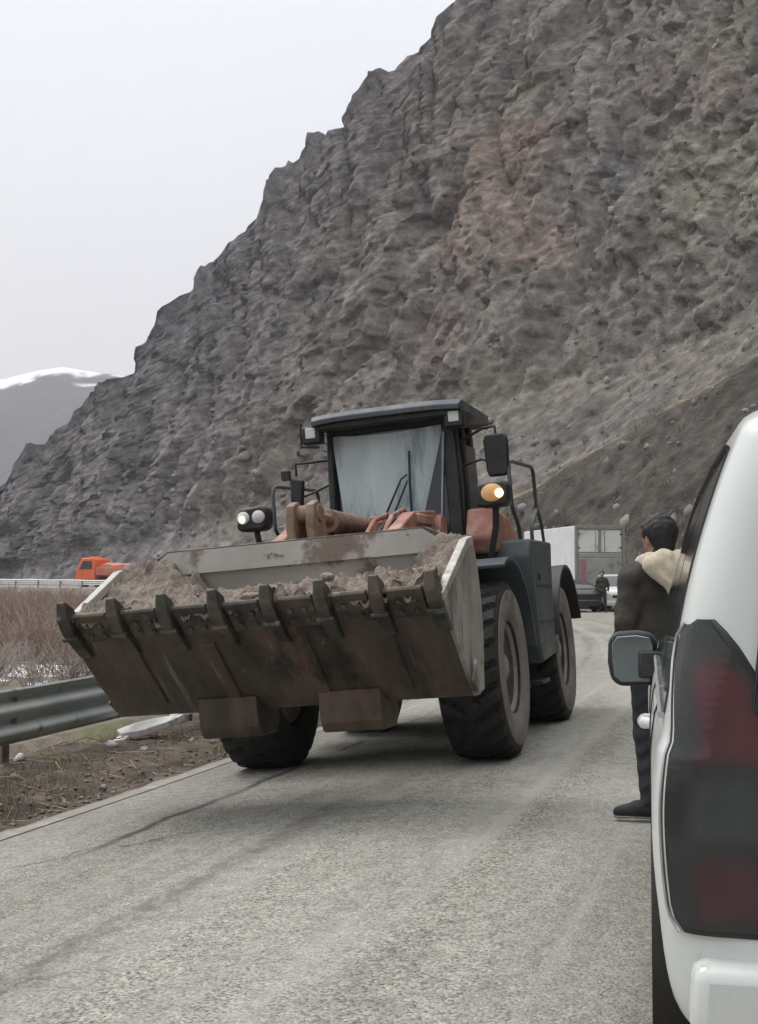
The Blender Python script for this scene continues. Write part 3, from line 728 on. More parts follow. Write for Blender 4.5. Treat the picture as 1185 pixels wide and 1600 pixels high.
sg.prism([(-HW + .03, 1.72), (HW - .03, 1.72), (1.00, 1.875), (-1.00, 1.875)], -2.0, -1.96, 'y')
sg.build('spill_guard', m_edge, bucket, .006)
lin_ = MB()   # scoured inner lining of the back wall
lin_.prism(ip([(p[0], p[1]) for p in offset(PO, .049)[7:]] + [(p[0], p[1]) for p in offset(PO, .056)[7:]][::-1]), -HW + .04, HW - .04, 'x')
lin_.prism([(-1.22, 1.69), (1.22, 1.69), (.98, 1.86), (-.98, 1.86)], -2.036, -2.002, 'y')
lin_.build('back_lining', m_inner, bucket)
side_poly = [(3.02, 1.36)] + PO[2:] + [(2.03, 1.765), (2.20, 1.735)]
for sgn in (-1, 1):
    sp = MB(); a0, a1 = sorted((sgn * (HW - .03), sgn * HW)); sp.prism(ip(side_poly), a0, a1, 'x')
    spo = sp.build('side_plate', m_side if sgn > 0 else m_bucket, bucket, .005)
    ed = MB(); a0, a1 = sorted((sgn * (HW - .045), sgn * (HW + .012)))
    ed.prism(ip([(3.04, 1.39), (3.02, 1.335), (2.21, 1.685), (2.04, 1.715), (2.03, 1.775), (2.22, 1.75)]), a0, a1, 'x')
    ed.build('side_edge', mat('bright_edge', two((.30, .28, .25), (.5, .48, .45)), 6, 6, .5, .3, layers=[(MUD, 5, .56, .7, (1, 1, 1))]) if sgn > 0 else m_inner, spo, .006)
    wk = MB(); a0, a1 = sorted((sgn * (HW), sgn * (HW + .02)))
    wk.prism(ip([(2.42, .80), (2.26, .70), (2.10, .715), (2.06, .84), (2.28, .93)]), a0, a1, 'x'); wk.build('heel_plate', m_side if sgn > 0 else m_edge, spo, .005)
for i in range(8):
    a = -1.265 + i * 2.55 / 7
    tp = [(-.40, .0), (-.36, .04), (-.08, .075), (.04, .048), (.125, -.035), (.118, -.050), (.02, -.075), (-.10, -.055), (-.14, .0)]
    tb = MB(); w0 = .044
    tb.prism([fl(d, n) for d, n in tp], a - w0, a + w0, 'x')
    # narrow the tip
    for j, v in enumerate(tb.v):
        d = (Vector((-v[1], v[2])) - LIP).dot(dF)
        if d > .03: tb.v[j] = (a + (v[0] - a) * (1 - .5 * (d - .03) / .155), v[1], v[2])
    to = tb.build('tooth', m_edge, bucket, .009)
    pb = MB().tube([(a - w0 - .012, *fl(-.13, .07)), (a + w0 + .012, *fl(-.13, .07))], .018, 8)
    pb.build('pin', m_edge, to)
for i in range(7):
    a0 = -1.265 + i * 2.55 / 7 + .066; a1 = a0 + 2.55 / 7 - .132
    eb = MB().prism([fl(.035, -.004), fl(.025, .020), fl(-.225, .026), fl(-.225, .001), fl(-.02, -.050)], a0, a1, 'x')
    for k_ in (.28, .72):
        for dd in (-.07, -.16):
            q0 = fl(dd, .02); q1 = fl(dd, .045); aa = a0 + (a1 - a0) * k_; eb.tube([(aa, *q0), (aa, *q1)], .022, 6)
    eb.build('edge_segment', m_edge, bucket, .006)
for a in (-.43, .47):
    wb = MB().prism(ip([(2.42, .79), (2.40, .57), (2.35, .50), (2.05, .50), (1.98, .57), (1.98, .80)]), a - .225, a + .225, 'x')
    wb.build('wear_block', m_bucket, bucket, .015)
# mud load lying in the bucket (a thing of its own, resting inside)
nu_, nv_ = 150, 70
A_, B_ = np.meshgrid(np.linspace(-1.29, 1.29, nu_), np.linspace(0, 1, nv_), indexing='ij')
cf = 3.07 - 1.155 * B_                                                # from the lip to the back wall
lipz = 1.455 - .0 * B_
n1 = fbm(A_ * 1.7, B_ * 2.2, 51, 4); n2 = fbm(A_ * 5, B_ * 6, 52, 4); n3 = fbm(A_ * 16, B_ * 18, 53, 3)
wk_ = worley(A_ * 9, B_ * 11, .5); wk2 = worley(A_ * 22, B_ * 26, 3.5)
hgt = 1.415 + .030 * wk_[2] + .06 * wk_[3] + .014 * wk2[2] + .03 * wk2[3] + .08 * sstep(0, .25, B_) + .13 * n1 + .09 * n2 + .03 * n3
hgt += (.30 * sstep(.55, 1.15, A_ + .25 * n1) + .32 * sstep(-.45, -1.05, A_ + .25 * n1)) * sstep(.35, 1.0, B_) ** 1.2
hgt -= .08 * sstep(.3, 1, B_) * sstep(.9, .2, np.abs(A_ + .1))
hgt += .07 * sstep(.16, .02, B_) * sstep(.10, .30, n1 + .25 * sstep(-.2, .9, A_) + .3 * n2)
lo = 1.355 - .2 * sstep(0, .15, B_)
DV = np.stack([A_ + BX, -cf, hgt], -1)
bot = DV.copy(); bot[..., 2] = np.minimum(hgt - .03, np.interp(cf, [1.88, 2.03, 2.28, 2.42, 3.08], [1.2, .85, .78, .87, 1.42]) + .02)
nvt = nu_ * nv_; Q = grid_quads(nu_, nv_)
sk = []
for i in range(nu_ - 1):
    for j in (0, nv_ - 1): sk.append((i * nv_ + j, (i + 1) * nv_ + j, nvt + (i + 1) * nv_ + j, nvt + i * nv_ + j))
for j in range(nv_ - 1):
    for i in (0, nu_ - 1): sk.append((i * nv_ + j, i * nv_ + j + 1, nvt + i * nv_ + j + 1, nvt + i * nv_ + j))
LM = Matrix.Translation(L.location) @ __import__('mathutils').Euler(L.rotation_euler).to_matrix().to_4x4()
def tow(V): 
    M_ = np.array(LM); return V @ M_[:3, :3].T + M_[:3, 3]
o = link('dirt_load', npmesh('dirt_load', tow(np.concatenate([DV.reshape(-1, 3), bot.reshape(-1, 3)])), np.concatenate([Q, Q[:, ::-1] + nvt, np.array(sk)])), m_dirt)
tag(o, 'load of wet brown mud heaped in the raised loader bucket', 'mud')
rr = np.random.default_rng(77)
for i, (a, c, sz) in enumerate([(-1.0, 2.6, .08), (-.7, 2.5, .06), (.05, 3.0, .08), (.20, 2.97, .06), (.92, 2.75, .08), (1.10, 2.5, .07), (.62, 2.97, .07), (-.35, 2.7, .06), (.45, 2.6, .06)]):
    oo = rock_mesh('mud_clod', sz, sz * .8, sz * .65, 60 + i, m_dirt)
    ii = int((a + 1.29) / 2.58 * (nu_ - 1)); jj = int((3.07 - c) / 1.155 * (nv_ - 1))
    oo.location = tow(np.array([[a + BX, -c, hgt[ii, jj] + sz * .3]]))[0]
    tag(oo, 'brown clod of mud on top of the load in the loader bucket', 'clod', 'mud clods on the bucket load')

# ---- lift arms, tilt lever, cylinders
for sgn in (-1, 1):
    a = sgn * .50
    am = MB(); am.prism(ip([(-.62, 1.86), (-.66, 2.06), (-.52, 2.17), (.25, 2.12), (.95, 1.90), (1.55, 1.30), (1.86, .88), (1.85, .72), (1.66, .66), (1.42, .95), (.85, 1.50), (.2, 1.78), (-.4, 1.80)]), a - .055, a + .055, 'x')
    am.tube([(a - .10, -1.78, .77), (a + .10, -1.78, .77)], .10, 16); am.tube([(a - .11, .56, 2.0), (a + .11, .56, 2.0)], .13, 16)
    am.build('lift_arm', m_orange, L, .012)
    cy = MB(); cy.tube([(a * .82, .35, 1.0), (a * .82, -.35, 1.28)], .075, 14); cy.tube([(a * .82, -.35, 1.28), (a * .82, -.85, 1.48)], .04, 12)
    cy.build('lift_cylinder', m_black, L)
ct = MB().box((0, -.55, 1.72), (.95, .22, .22)); ct.build('cross_tube', m_orange, L, .03)
tl = MB()
for da in (-.085, .085):
    tl.prism(ip([(.98, 2.24), (1.10, 2.20), (1.14, 2.02), (1.02, 1.6), (1.12, 1.05), (1.02, .98), (.86, 1.5), (.80, 1.95), (.84, 2.18)]), -.17 + da - .035, -.17 + da + .035, 'x')
tl.tube([(-.30, -.97, 2.13), (-.04, -.97, 2.13)], .075, 14); tl.tube([(-.28, -.95, 1.72), (-.06, -.95, 1.72)], .09, 14)
tl.build('tilt_lever', m_tan, L, .012)
tc_ = MB(); tc_.tube([(-.17, -.93, 2.12), (-.15, -.35, 2.10)], .055, 12); tc_.tube([(-.15, -.45, 2.10), (-.12, .42, 2.07)], .10, 14)
tc_.build('tilt_cylinder', m_tan, L, .004)
for i, (a, sag) in enumerate([(.16, .02), (.24, -.03), (.32, .05), (-.42, .0)]):
    h = MB(); h.tube([(a, .55, 2.0), (a + .02, .2, 2.13 + sag), (a + .05, -.3, 2.05 + sag), (a + .04, -.7, 1.86)], .022, 7)
    h.build('hose', m_black if i % 2 else m_orange, L)
hb = MB(); hb.box((.22, .18, 2.02), (.34, .16, .13), (0, .1, .3)); hb.box((.50, .05, 2.06), (.16, .5, .10)); hb.box((.06, .30, 2.05), (.12, .14, .2))
hb.build('valve_block', m_orange, L, .02)

# ---- frames, axles
ff = MB(); ff.box((0, .25, 1.2), (.78, 1.5, .95)); ff.prism([(-.55, .55), (.55, .55), (.42, 2.0), (-.42, 2.0)], .42, .72, 'y'); ff.box((0, .0, .78), (1.5, .42, .42)); ff.box((0, -.45, .85), (.5, .3, .4))
ff.tube([(-.75, 0, .76), (.75, 0, .76)], .2, 16); ff.build('front_frame', m_dark, L, .02)
rf = MB(); rf.box((0, 2.6, 1.05), (.9, 2.6, .8)); rf.tube([(-.75, 3.0, .76), (.75, 3.0, .76)], .2, 16); rf.box((0, 3.0, .78), (1.5, .42, .42)); rf.tube([(0, 1.4, .75), (0, 1.4, 1.65)], .16, 16)
rf.box((0, 1.75, 1.56), (1.5, 1.5, .18)); rf.build('rear_frame', m_dark, L, .02)

# ---- wheels
def tyre_mesh():
    half = [(-.185, .365), (-.235, .385), (-.262, .45), (-.272, .53), (-.270, .60), (-.262, .655), (-.250, .69)]
    tx = np.linspace(-.235, .235, 15); nT = 288; rows = []
    for k_ in range(nT):
        th = 2 * math.pi * k_ / nT; ring = [(x, r_) for x, r_ in half]
        for x in tx:
            ph_ = (th / (2 * math.pi) * 26 + 1.0 * abs(x) / .235 * .9 + (.5 if x > 0 else 0)) % 1
            rr_ = .748 - .022 * (abs(x) / .235) ** 3
            groove = (ph_ < .34) and abs(x) > .045
            ring.append((x * (1 if not groove else .99), rr_ - (.036 if groove else 0)))
        ring += [(-x, r_) for x, r_ in half[::-1]]
        # side lugs run on to the shoulder
        rows.append([(x, r_ * math.cos(th), r_ * math.sin(th)) for x, r_ in ring])
    return MB().grid(rows, closeu=True)
def wheel(loc, flip, first=None):
    if first is None:
        rim = MB(); rim.lathe([(.13, .0), (.135, .10), (.12, .16), (.075, .175), (.06, .27), (.10, .315), (.19, .335), (.215, .372), (.20, .395), (.15, .37), (-.20, .36), (-.2, .2), (-.2, 0)], 48, 'x')
        w = rim.build('wheel', m_rim, L)
        t_ = tyre_mesh().build('tyre', m_rubber, w, angle=28)
        sw = MB(); sw.lathe([(.19, .372), (.238, .392), (.266, .452), (.277, .53), (.2755, .60), (.268, .650), (.262, .652), (.262, .53), (.255, .46), (.19, .38)], 96, 'x')
        sw.build('sidewall', m_tside, w)
        hb_ = MB(); hb_.lathe([(.12, .0), (.20, .0), (.205, .07), (.19, .105), (.12, .115)], 32, 'x')
        for k_ in range(16):
            th = 2 * math.pi * k_ / 16; hb_.tube([(.06, .225 * math.cos(th), .225 * math.sin(th)), (.095, .225 * math.cos(th), .225 * math.sin(th))], .016, 6)
        hb_.build('hub', m_rim, w)
    else:
        w = first.copy(); C.objects.link(w)
        for ch in first.children:
            c = ch.copy(); C.objects.link(c); c.parent = w
    w.location = loc
    w.rotation_euler = (random.uniform(0, 6), 0, 0) if not flip else (random.uniform(0, 6), 0, math.pi)
    return w
w0_ = wheel((.985, 0, .745), False)
wheel((-.985, 0, .745), True, w0_); wheel((.985, 3.0, .745), False, w0_); wheel((-.985, 3.0, .745), True, w0_)

# ---- mudguards
def guard(name, y0, a0, a1, t0, t1, rad, m, lipd=.05):
    P = []
    for k_ in range(15):
        t_ = R(t0 + (t1 - t0) * k_ / 14); P.append([(a0, y0 + rad * math.cos(t_), .745 + rad * math.sin(t_)), (a1, y0 + rad * math.cos(t_), .745 + rad * math.sin(t_))])
    g = MB().slab(P, lambda i, j: Vector((0, math.cos(R(t0 + (t1 - t0) * i / 14)), math.sin(R(t0 + (t1 - t0) * i / 14)))) * .03)
    return g.build(name, m, L, .006)
for sgn in (-1, 1):
    a0, a1 = sorted((sgn * .66, sgn * 1.30))
    guard('front_mudguard', 0, a0, a1, 112, 8, .90, m_slate if sgn > 0 else m_black)
    P = []
    a0, a1 = sorted((sgn * .70, sgn * 1.33))
    guard('rear_mudguard', 3.0, a0, a1, 168, 20, .86, m_black)

# ---- platform, side boxes, steps
for sgn in (-1, 1):
    x0, x1 = sgn * .72, sgn * 1.30
    sb = MB(); sb.prism([(.98, 1.70), (1.06, 1.86), (2.30, 1.86), (2.20, 1.62), (2.12, 1.30), (2.05, .75), (1.20, .70), (1.06, .98)], min(x0, x1), max(x0, x1), 'x')
    sbo = sb.build('side_box', m_slate, L, .03)
    ln = MB(); ln.box((sgn * 1.302, 1.62, 1.42), (.012, .86, .012)); ln.box((sgn * 1.302, 1.62, 1.08), (.012, .9, .012)); ln.box((sgn * 1.305, 1.35, 1.50), (.02, .05, .06)); ln.build('panel_seam', m_black, sbo)
    st = MB()
    for z in (.52, .84): st.box((sgn * 1.16, 1.45, z), (.22, .44, .04))
    st.box((sgn * 1.06, 1.25, .70), (.03, .05, .5)); st.box((sgn * 1.06, 1.65, .70), (.03, .05, .5)); st.build('steps', m_black, L, .006)
    hr = MB(); x = sgn * 1.17
    hr.tube([(x, 1.30, 1.84), (x, 1.24, 2.0), (x, 1.02, 2.14), (x, .98, 2.18), (x, .98, 2.52), (x, 1.02, 2.58), (x, 1.10, 2.60), (x, 2.25, 2.64), (x, 2.33, 2.62), (x, 2.36, 2.56), (x, 2.38, 2.22), (x, 2.32, 2.18), (x, 2.02, 2.05), (x, 1.95, 1.95), (x, 1.95, 1.84)], .019, 9)
    hr.tube([(x, 2.38, 2.25), (x + sgn * .02, 2.48, 2.05), (x + sgn * .03, 2.52, 1.70)], .017, 8)
    hr.build('handrail', m_slate, L)
# orange front corner of the cab base
for sgn in (-1, 1):
    ob = MB(); ob.prism([(.86, 1.76), (.80, 1.90), (.98, 2.19), (1.18, 2.12), (1.42, 1.87), (1.42, 1.76)], *sorted((sgn * .74, sgn * 1.02)), 'x'); ob.build('corner_panel', m_orange, L, .03)

# ---- cab
CX = .04
cabm = MB()
def post(p0, p1, w, d): # square post between two points
    (x0, y0, z0), (x1, y1, z1) = p0, p1
    cabm.hexa([(x0 - w / 2, y0 - d / 2, z0), (x0 + w / 2, y0 - d / 2, z0), (x0 + w / 2, y0 + d / 2, z0), (x0 - w / 2, y0 + d / 2, z0),
               (x1 - w / 2, y1 - d / 2, z1), (x1 + w / 2, y1 - d / 2, z1), (x1 + w / 2, y1 + d / 2, z1), (x1 - w / 2, y1 + d / 2, z1)])
xl, xr = CX - .64, CX + .64
ZB, ZT = 1.72, 3.12
post((xl + .03, .98, ZB), (xl + .05, 1.03, ZT), .06, .10)
post((xr - .04, 1.02, ZB), (xr - .06, 1.06, ZT), .13, .13)
post((xl + .06, 1.72, ZB), (xl + .06, 1.72, ZT), .08, .10); post((xr - .10, 1.74, ZB), (xr - .12, 1.74, ZT), .10, .12)
post((xl + .08, 2.40, ZB), (xl + .12, 2.34, ZT), .10, .12); post((xr - .16, 2.40, ZB), (xr - .18, 2.34, ZT), .12, .14)
cabm.box((CX, .985, 1.80), (1.24, .10, .20)); cabm.box((CX, 2.40, 2.0), (1.1, .10, .6)); cabm.box((CX, 1.05, 3.07), (1.2, .10, .12))
cabm.box((CX - .58, 1.7, 1.85), (.08, 1.4, .35)); cabm.box((CX + .55, 1.7, 1.85), (.08, 1.4, .35)); cabm.box((CX, 1.7, 1.72), (1.2, 1.45, .1))
cab = cabm.build('cab', m_black, L, .015)
rfm = MB()
P = []
for i, y in enumerate((.70, .78, .95, 1.5, 2.1, 2.42, 2.5)):
    row = []
    for j in range(13):
        x = CX - .69 + 1.48 * j / 12; e = abs(j - 6) / 6
        z = 3.21 + .05 * (y - .7) / 1.8 - .022 * e ** 4 - (.05 if i in (0, 6) else 0)
        sh = .05 if i in (0, 6) else 0
        row.append((x * (1 - sh * .6) + .0 - (.05 * (y - .7) if x > 0 else -.05 * (y - .7)), y, z))
    P.append(row)
rfm.slab(P, lambda i, j: Vector((0, 0, -.085 if i not in (0,) else -.05)))
roof = rfm.build('roof', m_slate, cab, .012)
vz = MB(); vz.box((CX, .86, 3.085), (1.36, .22, .06)); vz.build('roof_lining', m_black, roof, .01)
for sgn in (-1, 1):
    x = CX + sgn * .70
    hd = MB(); hd.box((x, .83, 3.02), (.19, .15, .17)); wo = hd.build('work_light', m_black, cab, .02)
    ln = MB(); ln.box((x, .748, 3.035), (.10, .015, .10)); ln.build('lens', m_lamp, wo, .008)
    br = MB(); br.tube([(x - .08 * sgn, .84, 2.95), (x - .08 * sgn, .84, 3.14)], .014, 6)
    if sgn < 0: br.tube([(x - .11, .80, 3.14), (x - .115, .80, 2.92), (x + .06, .80, 2.90)], .014, 6)
    br.build('bracket', m_black, wo)
# front screen, a little bowed, and the milky sheet that covers most of it
def screen(x0b, x1b, x0t, x1t, zb, zt, yb, yt, n=9, bow=.05):
    P = []
    for i in range(n):
        t_ = i / (n - 1); row = []
        for j in range(n):
            u_ = j / (n - 1); xb = x0b + (x1b - x0b) * u_; xt = x0t + (x1t - x0t) * u_
            row.append((xb + (xt - xb) * t_, yb + (yt - yb) * t_ + bow * (2 * u_ - 1) ** 2, zb + (zt - zb) * t_))
        P.append(row)
    return P
ws = MB().slab(screen(xl + .05, xr - .10, xl + .07, xr - .12, 1.88, 3.03, .955, 1.0), lambda i, j: Vector((0, .012, 0))); wso = ws.build('windscreen', m_glass, cab)
P = screen(-.45, .31, -.535, .58, 2.10, 3.015, .935, .975, 25, .045)
for i in range(25):
    for j in range(25):
        x, y, z = P[i][j]; u_, t_ = j / 24, i / 24
        sagt = -.035 * math.sin(math.pi * u_) * t_ ** 3; sagb = .045 * math.sin(math.pi * u_) ** .8 * (1 - t_) ** 2
        fold = .006 * math.sin(u_ * 19 + 3 * t_) * (1 - t_) + .010 * math.exp(-((u_ - .10 - .10 * (1 - t_)) / .03) ** 2)
        P[i][j] = (x, y - fold, z + sagt + sagb)
MB().slab(P, lambda i, j: Vector((0, .006, 0))).build('screen_sheet', m_film, wso, angle=60)
stp = MB(); stp.prism([(.48, 1.95), (.495, 1.95), (.595, 2.93), (.575, 2.93)], .948, .965, 'y'); stp.build('screen_trim', mat('pale_trim', two((.22, .26, .27), (.30, .34, .35)), 5, 4, .5), wso)
for sgn in (-1, 1):
    xb = CX + sgn * .60 - (.06 if sgn > 0 else 0)
    for (y0, y1) in ((1.08, 1.68), (1.78, 2.34)):
        g = MB(); g.box((xb, (y0 + y1) / 2, 2.46), (.02, y1 - y0, .88)); g.build('side_window', m_glass, cab)
g = MB(); g.box((CX, 2.40, 2.64), (.95, .02, .64)); g.build('rear_window', m_glass, cab)
db = MB(); db.prism([(-.52, 1.90), (.42, 1.90), (.36, 2.06), (.15, 2.13), (-.25, 2.13), (-.46, 2.06)], .90, .945, 'y'); db.build('dashboard_cowl', m_black, cab, .01)
wp = MB(); wp.tube([(-.16, .90, 1.95), (-.06, .88, 2.12), (.16, .88, 2.52), (.22, .89, 2.56)], [.014, .012, .010, .009], 6); wp.tube([(-.09, .90, 1.95), (.04, .88, 2.15), (.22, .88, 2.50)], [.012, .011, .009], 6)
wp.tube([(.23, .90, 2.20), (.235, .905, 2.48), (.25, .915, 2.78)], .011, 5); wp.build('wiper', m_black, cab)
# mirrors
for sgn, x, z in ((1, 1.07, 2.66), (-1, -.92, 2.52)):
    mm = MB()
    P = [(-.105, -.14), (-.085, -.20), (.07, -.20), (.105, -.15), (.115, .15), (.08, .20), (-.09, .20), (-.12, .15)] if sgn > 0 else [(-.07, -.14), (.05, -.15), (.08, .10), (-.06, .14)]
    mm.prism([(x + a, z + b_) for a, b_ in P], .96, 1.03, 'y'); mo = mm.build('mirror', m_black, cab, .02)
    ar = MB(); xe = CX + sgn * .60
    ar.tube([(xe, 1.08, 2.80), (x - sgn * .12, 1.02, z + .27), (x, 1.0, z + .27), (x, 1.0, z + .15)], .014, 7); ar.tube([(xe, 1.08, 2.58), (x - sgn * .16, 1.04, z - .02), (x - sgn * .05, 1.0, z - .06)], .012, 7)
    if sgn < 0: ar.box((x - .10, .98, z + .16), (.08, .06, .09)); ar.tube([(x, 1.0, z - .1), (x + .1, 1.0, z - .34)], .013, 6)
    ar.build('mirror_arm', m_black, mo)
gl = MB(); 
for sgn in (1,):
    gl.tube([(CX + .66, 1.00, 2.98), (CX + .68, 1.0, 2.5), (CX + .66, 1.02, 1.95)], .016, 7)
gl.build('grab_bar', m_black, cab)
# exhaust, hood, counterweight
hd = MB(); hd.prism([(2.50, 1.50), (2.50, 2.35), (3.7, 2.28), (4.35, 2.05), (4.45, 1.50)], -.68, .62, 'x'); hd.build('engine_hood', m_orange, L, .06, seg=3)
cw = MB(); cw.prism([(3.95, .75), (4.0, 1.62), (4.55, 1.55), (4.62, 1.0), (4.45, .75)], -1.1, 1.1, 'x'); cw.build('counterweight', m_slate, L, .05)
ex = MB(); ex.tube([(-.35, 3.1, 2.25), (-.35, 3.1, 2.85), (-.35, 3.16, 2.98)], .06, 12); ex.build('exhaust_pipe', m_black, L)
# headlights on stalks over the front mudguards
for sgn in (-1, 1):
    x = sgn * 1.13 if sgn > 0 else -1.14; z = 2.25; y = .28
    hl = MB(); hl.prism([(x - .155, z - .09), (x - .12, z + .095), (x + .11, z + .11), (x + .155, z + .06), (x + .145, z - .09), (x + .09, z - .12), (x - .11, z - .12)], y, y + .20, 'y')
    ho = hl.build('headlight', m_black, L, .03)
    for k_, dx in enumerate((-.075, .075) if sgn < 0 else (.0,)):
        le = MB(); rl = .066 if sgn < 0 else .080
        le.lathe([(-.035, 0), (-.03, rl * .5), (-.012, rl * .9), (.02, rl)], 24, 'y', (x + dx, y, z + .005))
        if sgn > 0: le.v = [((v[0] - x) * 1.25 + x, v[1] - .02, v[2]) for v in le.v]
        mm_ = m_amber if sgn > 0 else m_lamp
        lo_ = le.build('lamp', mm_, ho)
        if k_ == 0:
            dx = dx + (.055 if sgn > 0 else -.012)
            MB().lathe([(-.068, 0), (-.062, .026), (-.03, .044)], 20, 'y', (x + dx + .01, y + (-.0 if sgn > 0 else .02), z - .005)).build('bulb', m_lit, lo_)
    ba = MB(); ba.tube([(x, y + .12, z - .10), (x - sgn * .02, y + .14, 1.95), (x - sgn * .10, y + .16, 1.66)], .03, 8); ba.build('bracket', m_black, ho)

# ------------------------------------------------------------------ smooth bodies from distance fields
def surface_nets(fn, lo, hi, h):
    lo = np.array(lo, float); hi = np.array(hi, float); n = np.ceil((hi - lo) / h).astype(int) + 2
    g = [lo[i] + h * np.arange(n[i]) for i in range(3)]
    X, Y, Z = np.meshgrid(*g, indexing='ij'); D = fn(X, Y, Z)
    c = [slice(0, -1), slice(1, None)]; ins = D < 0
    cnt = np.zeros(tuple(n - 1)); acc = np.zeros(tuple(n - 1) + (3,))
    base = np.stack(np.meshgrid(*[np.arange(k - 1) for k in n], indexing='ij'), -1).astype(float)
    corners = [(i, j, k) for i in (0, 1) for j in (0, 1) for k in (0, 1)]
    for a in corners:
        for ax in range(3):
            if a[ax]: continue
            b = list(a); b[ax] = 1
            da = D[c[a[0]], c[a[1]], c[a[2]]]; db = D[c[b[0]], c[b[1]], c[b[2]]]
            cr = (da < 0) != (db < 0); t_ = np.where(cr, da / np.where(cr, da - db, 1), 0)
            for q in range(3): acc[..., q] += np.where(cr, a[q] + (t_ if q == ax else 0), 0)
            cnt += cr
    act = cnt > 0; idx = -np.ones(act.shape, int); idx[act] = np.arange(act.sum())
    V = lo + h * (base[act] + acc[act] / cnt[act][:, None]); F = []
    for ax in range(3):
        o1, o2 = [(1, 2), (2, 0), (0, 1)][ax]
        s0 = [slice(1, -1)] * 3; s1 = [slice(1, -1)] * 3; s0[ax] = slice(0, -1); s1[ax] = slice(1, None)
        A_ = ins[tuple(s0)]; B_ = ins[tuple(s1)]; cr = A_ != B_; p = np.argwhere(cr)
        off = np.ones(3, int); off[ax] = 0; p = p + off; fl_ = A_[cr]
        def cell(d1, d2):
            q = p.copy(); q[:, o1] -= d1; q[:, o2] -= d2; return idx[q[:, 0], q[:, 1], q[:, 2]]
        q4 = np.stack([cell(1, 1), cell(0, 1), cell(0, 0), cell(1, 0)], 1)
        F.append(np.where(fl_[:, None], q4, q4[:, ::-1]))
    F = np.concatenate(F); F = F[(F >= 0).all(1)]
    return V, F
def capd(X, Y, Z, a, b, ra, rb, sy=1.0):
    a = np.array(a, float); b = np.array(b, float); d = b - a; L2 = max((d * d).sum(), 1e-9)
    px, py, pz = X - a[0], Y - a[1], Z - a[2]
    t_ = np.clip((px * d[0] + py * d[1] + pz * d[2]) / L2, 0, 1)
    return np.sqrt((px - t_ * d[0]) ** 2 + ((py - t_ * d[1]) / sy) ** 2 + (pz - t_ * d[2]) ** 2) - (ra + (rb - ra) * t_)
def smin(a, b, k):
    h = np.clip(.5 + .5 * (b - a) / k, 0, 1); return b + (a - b) * h - k * h * (1 - h)
def union(X, Y, Z, caps, k):
    d = None
    for c_ in caps:
        e = capd(X, Y, Z, *c_); d = e if d is None else smin(d, e, k)
    return d

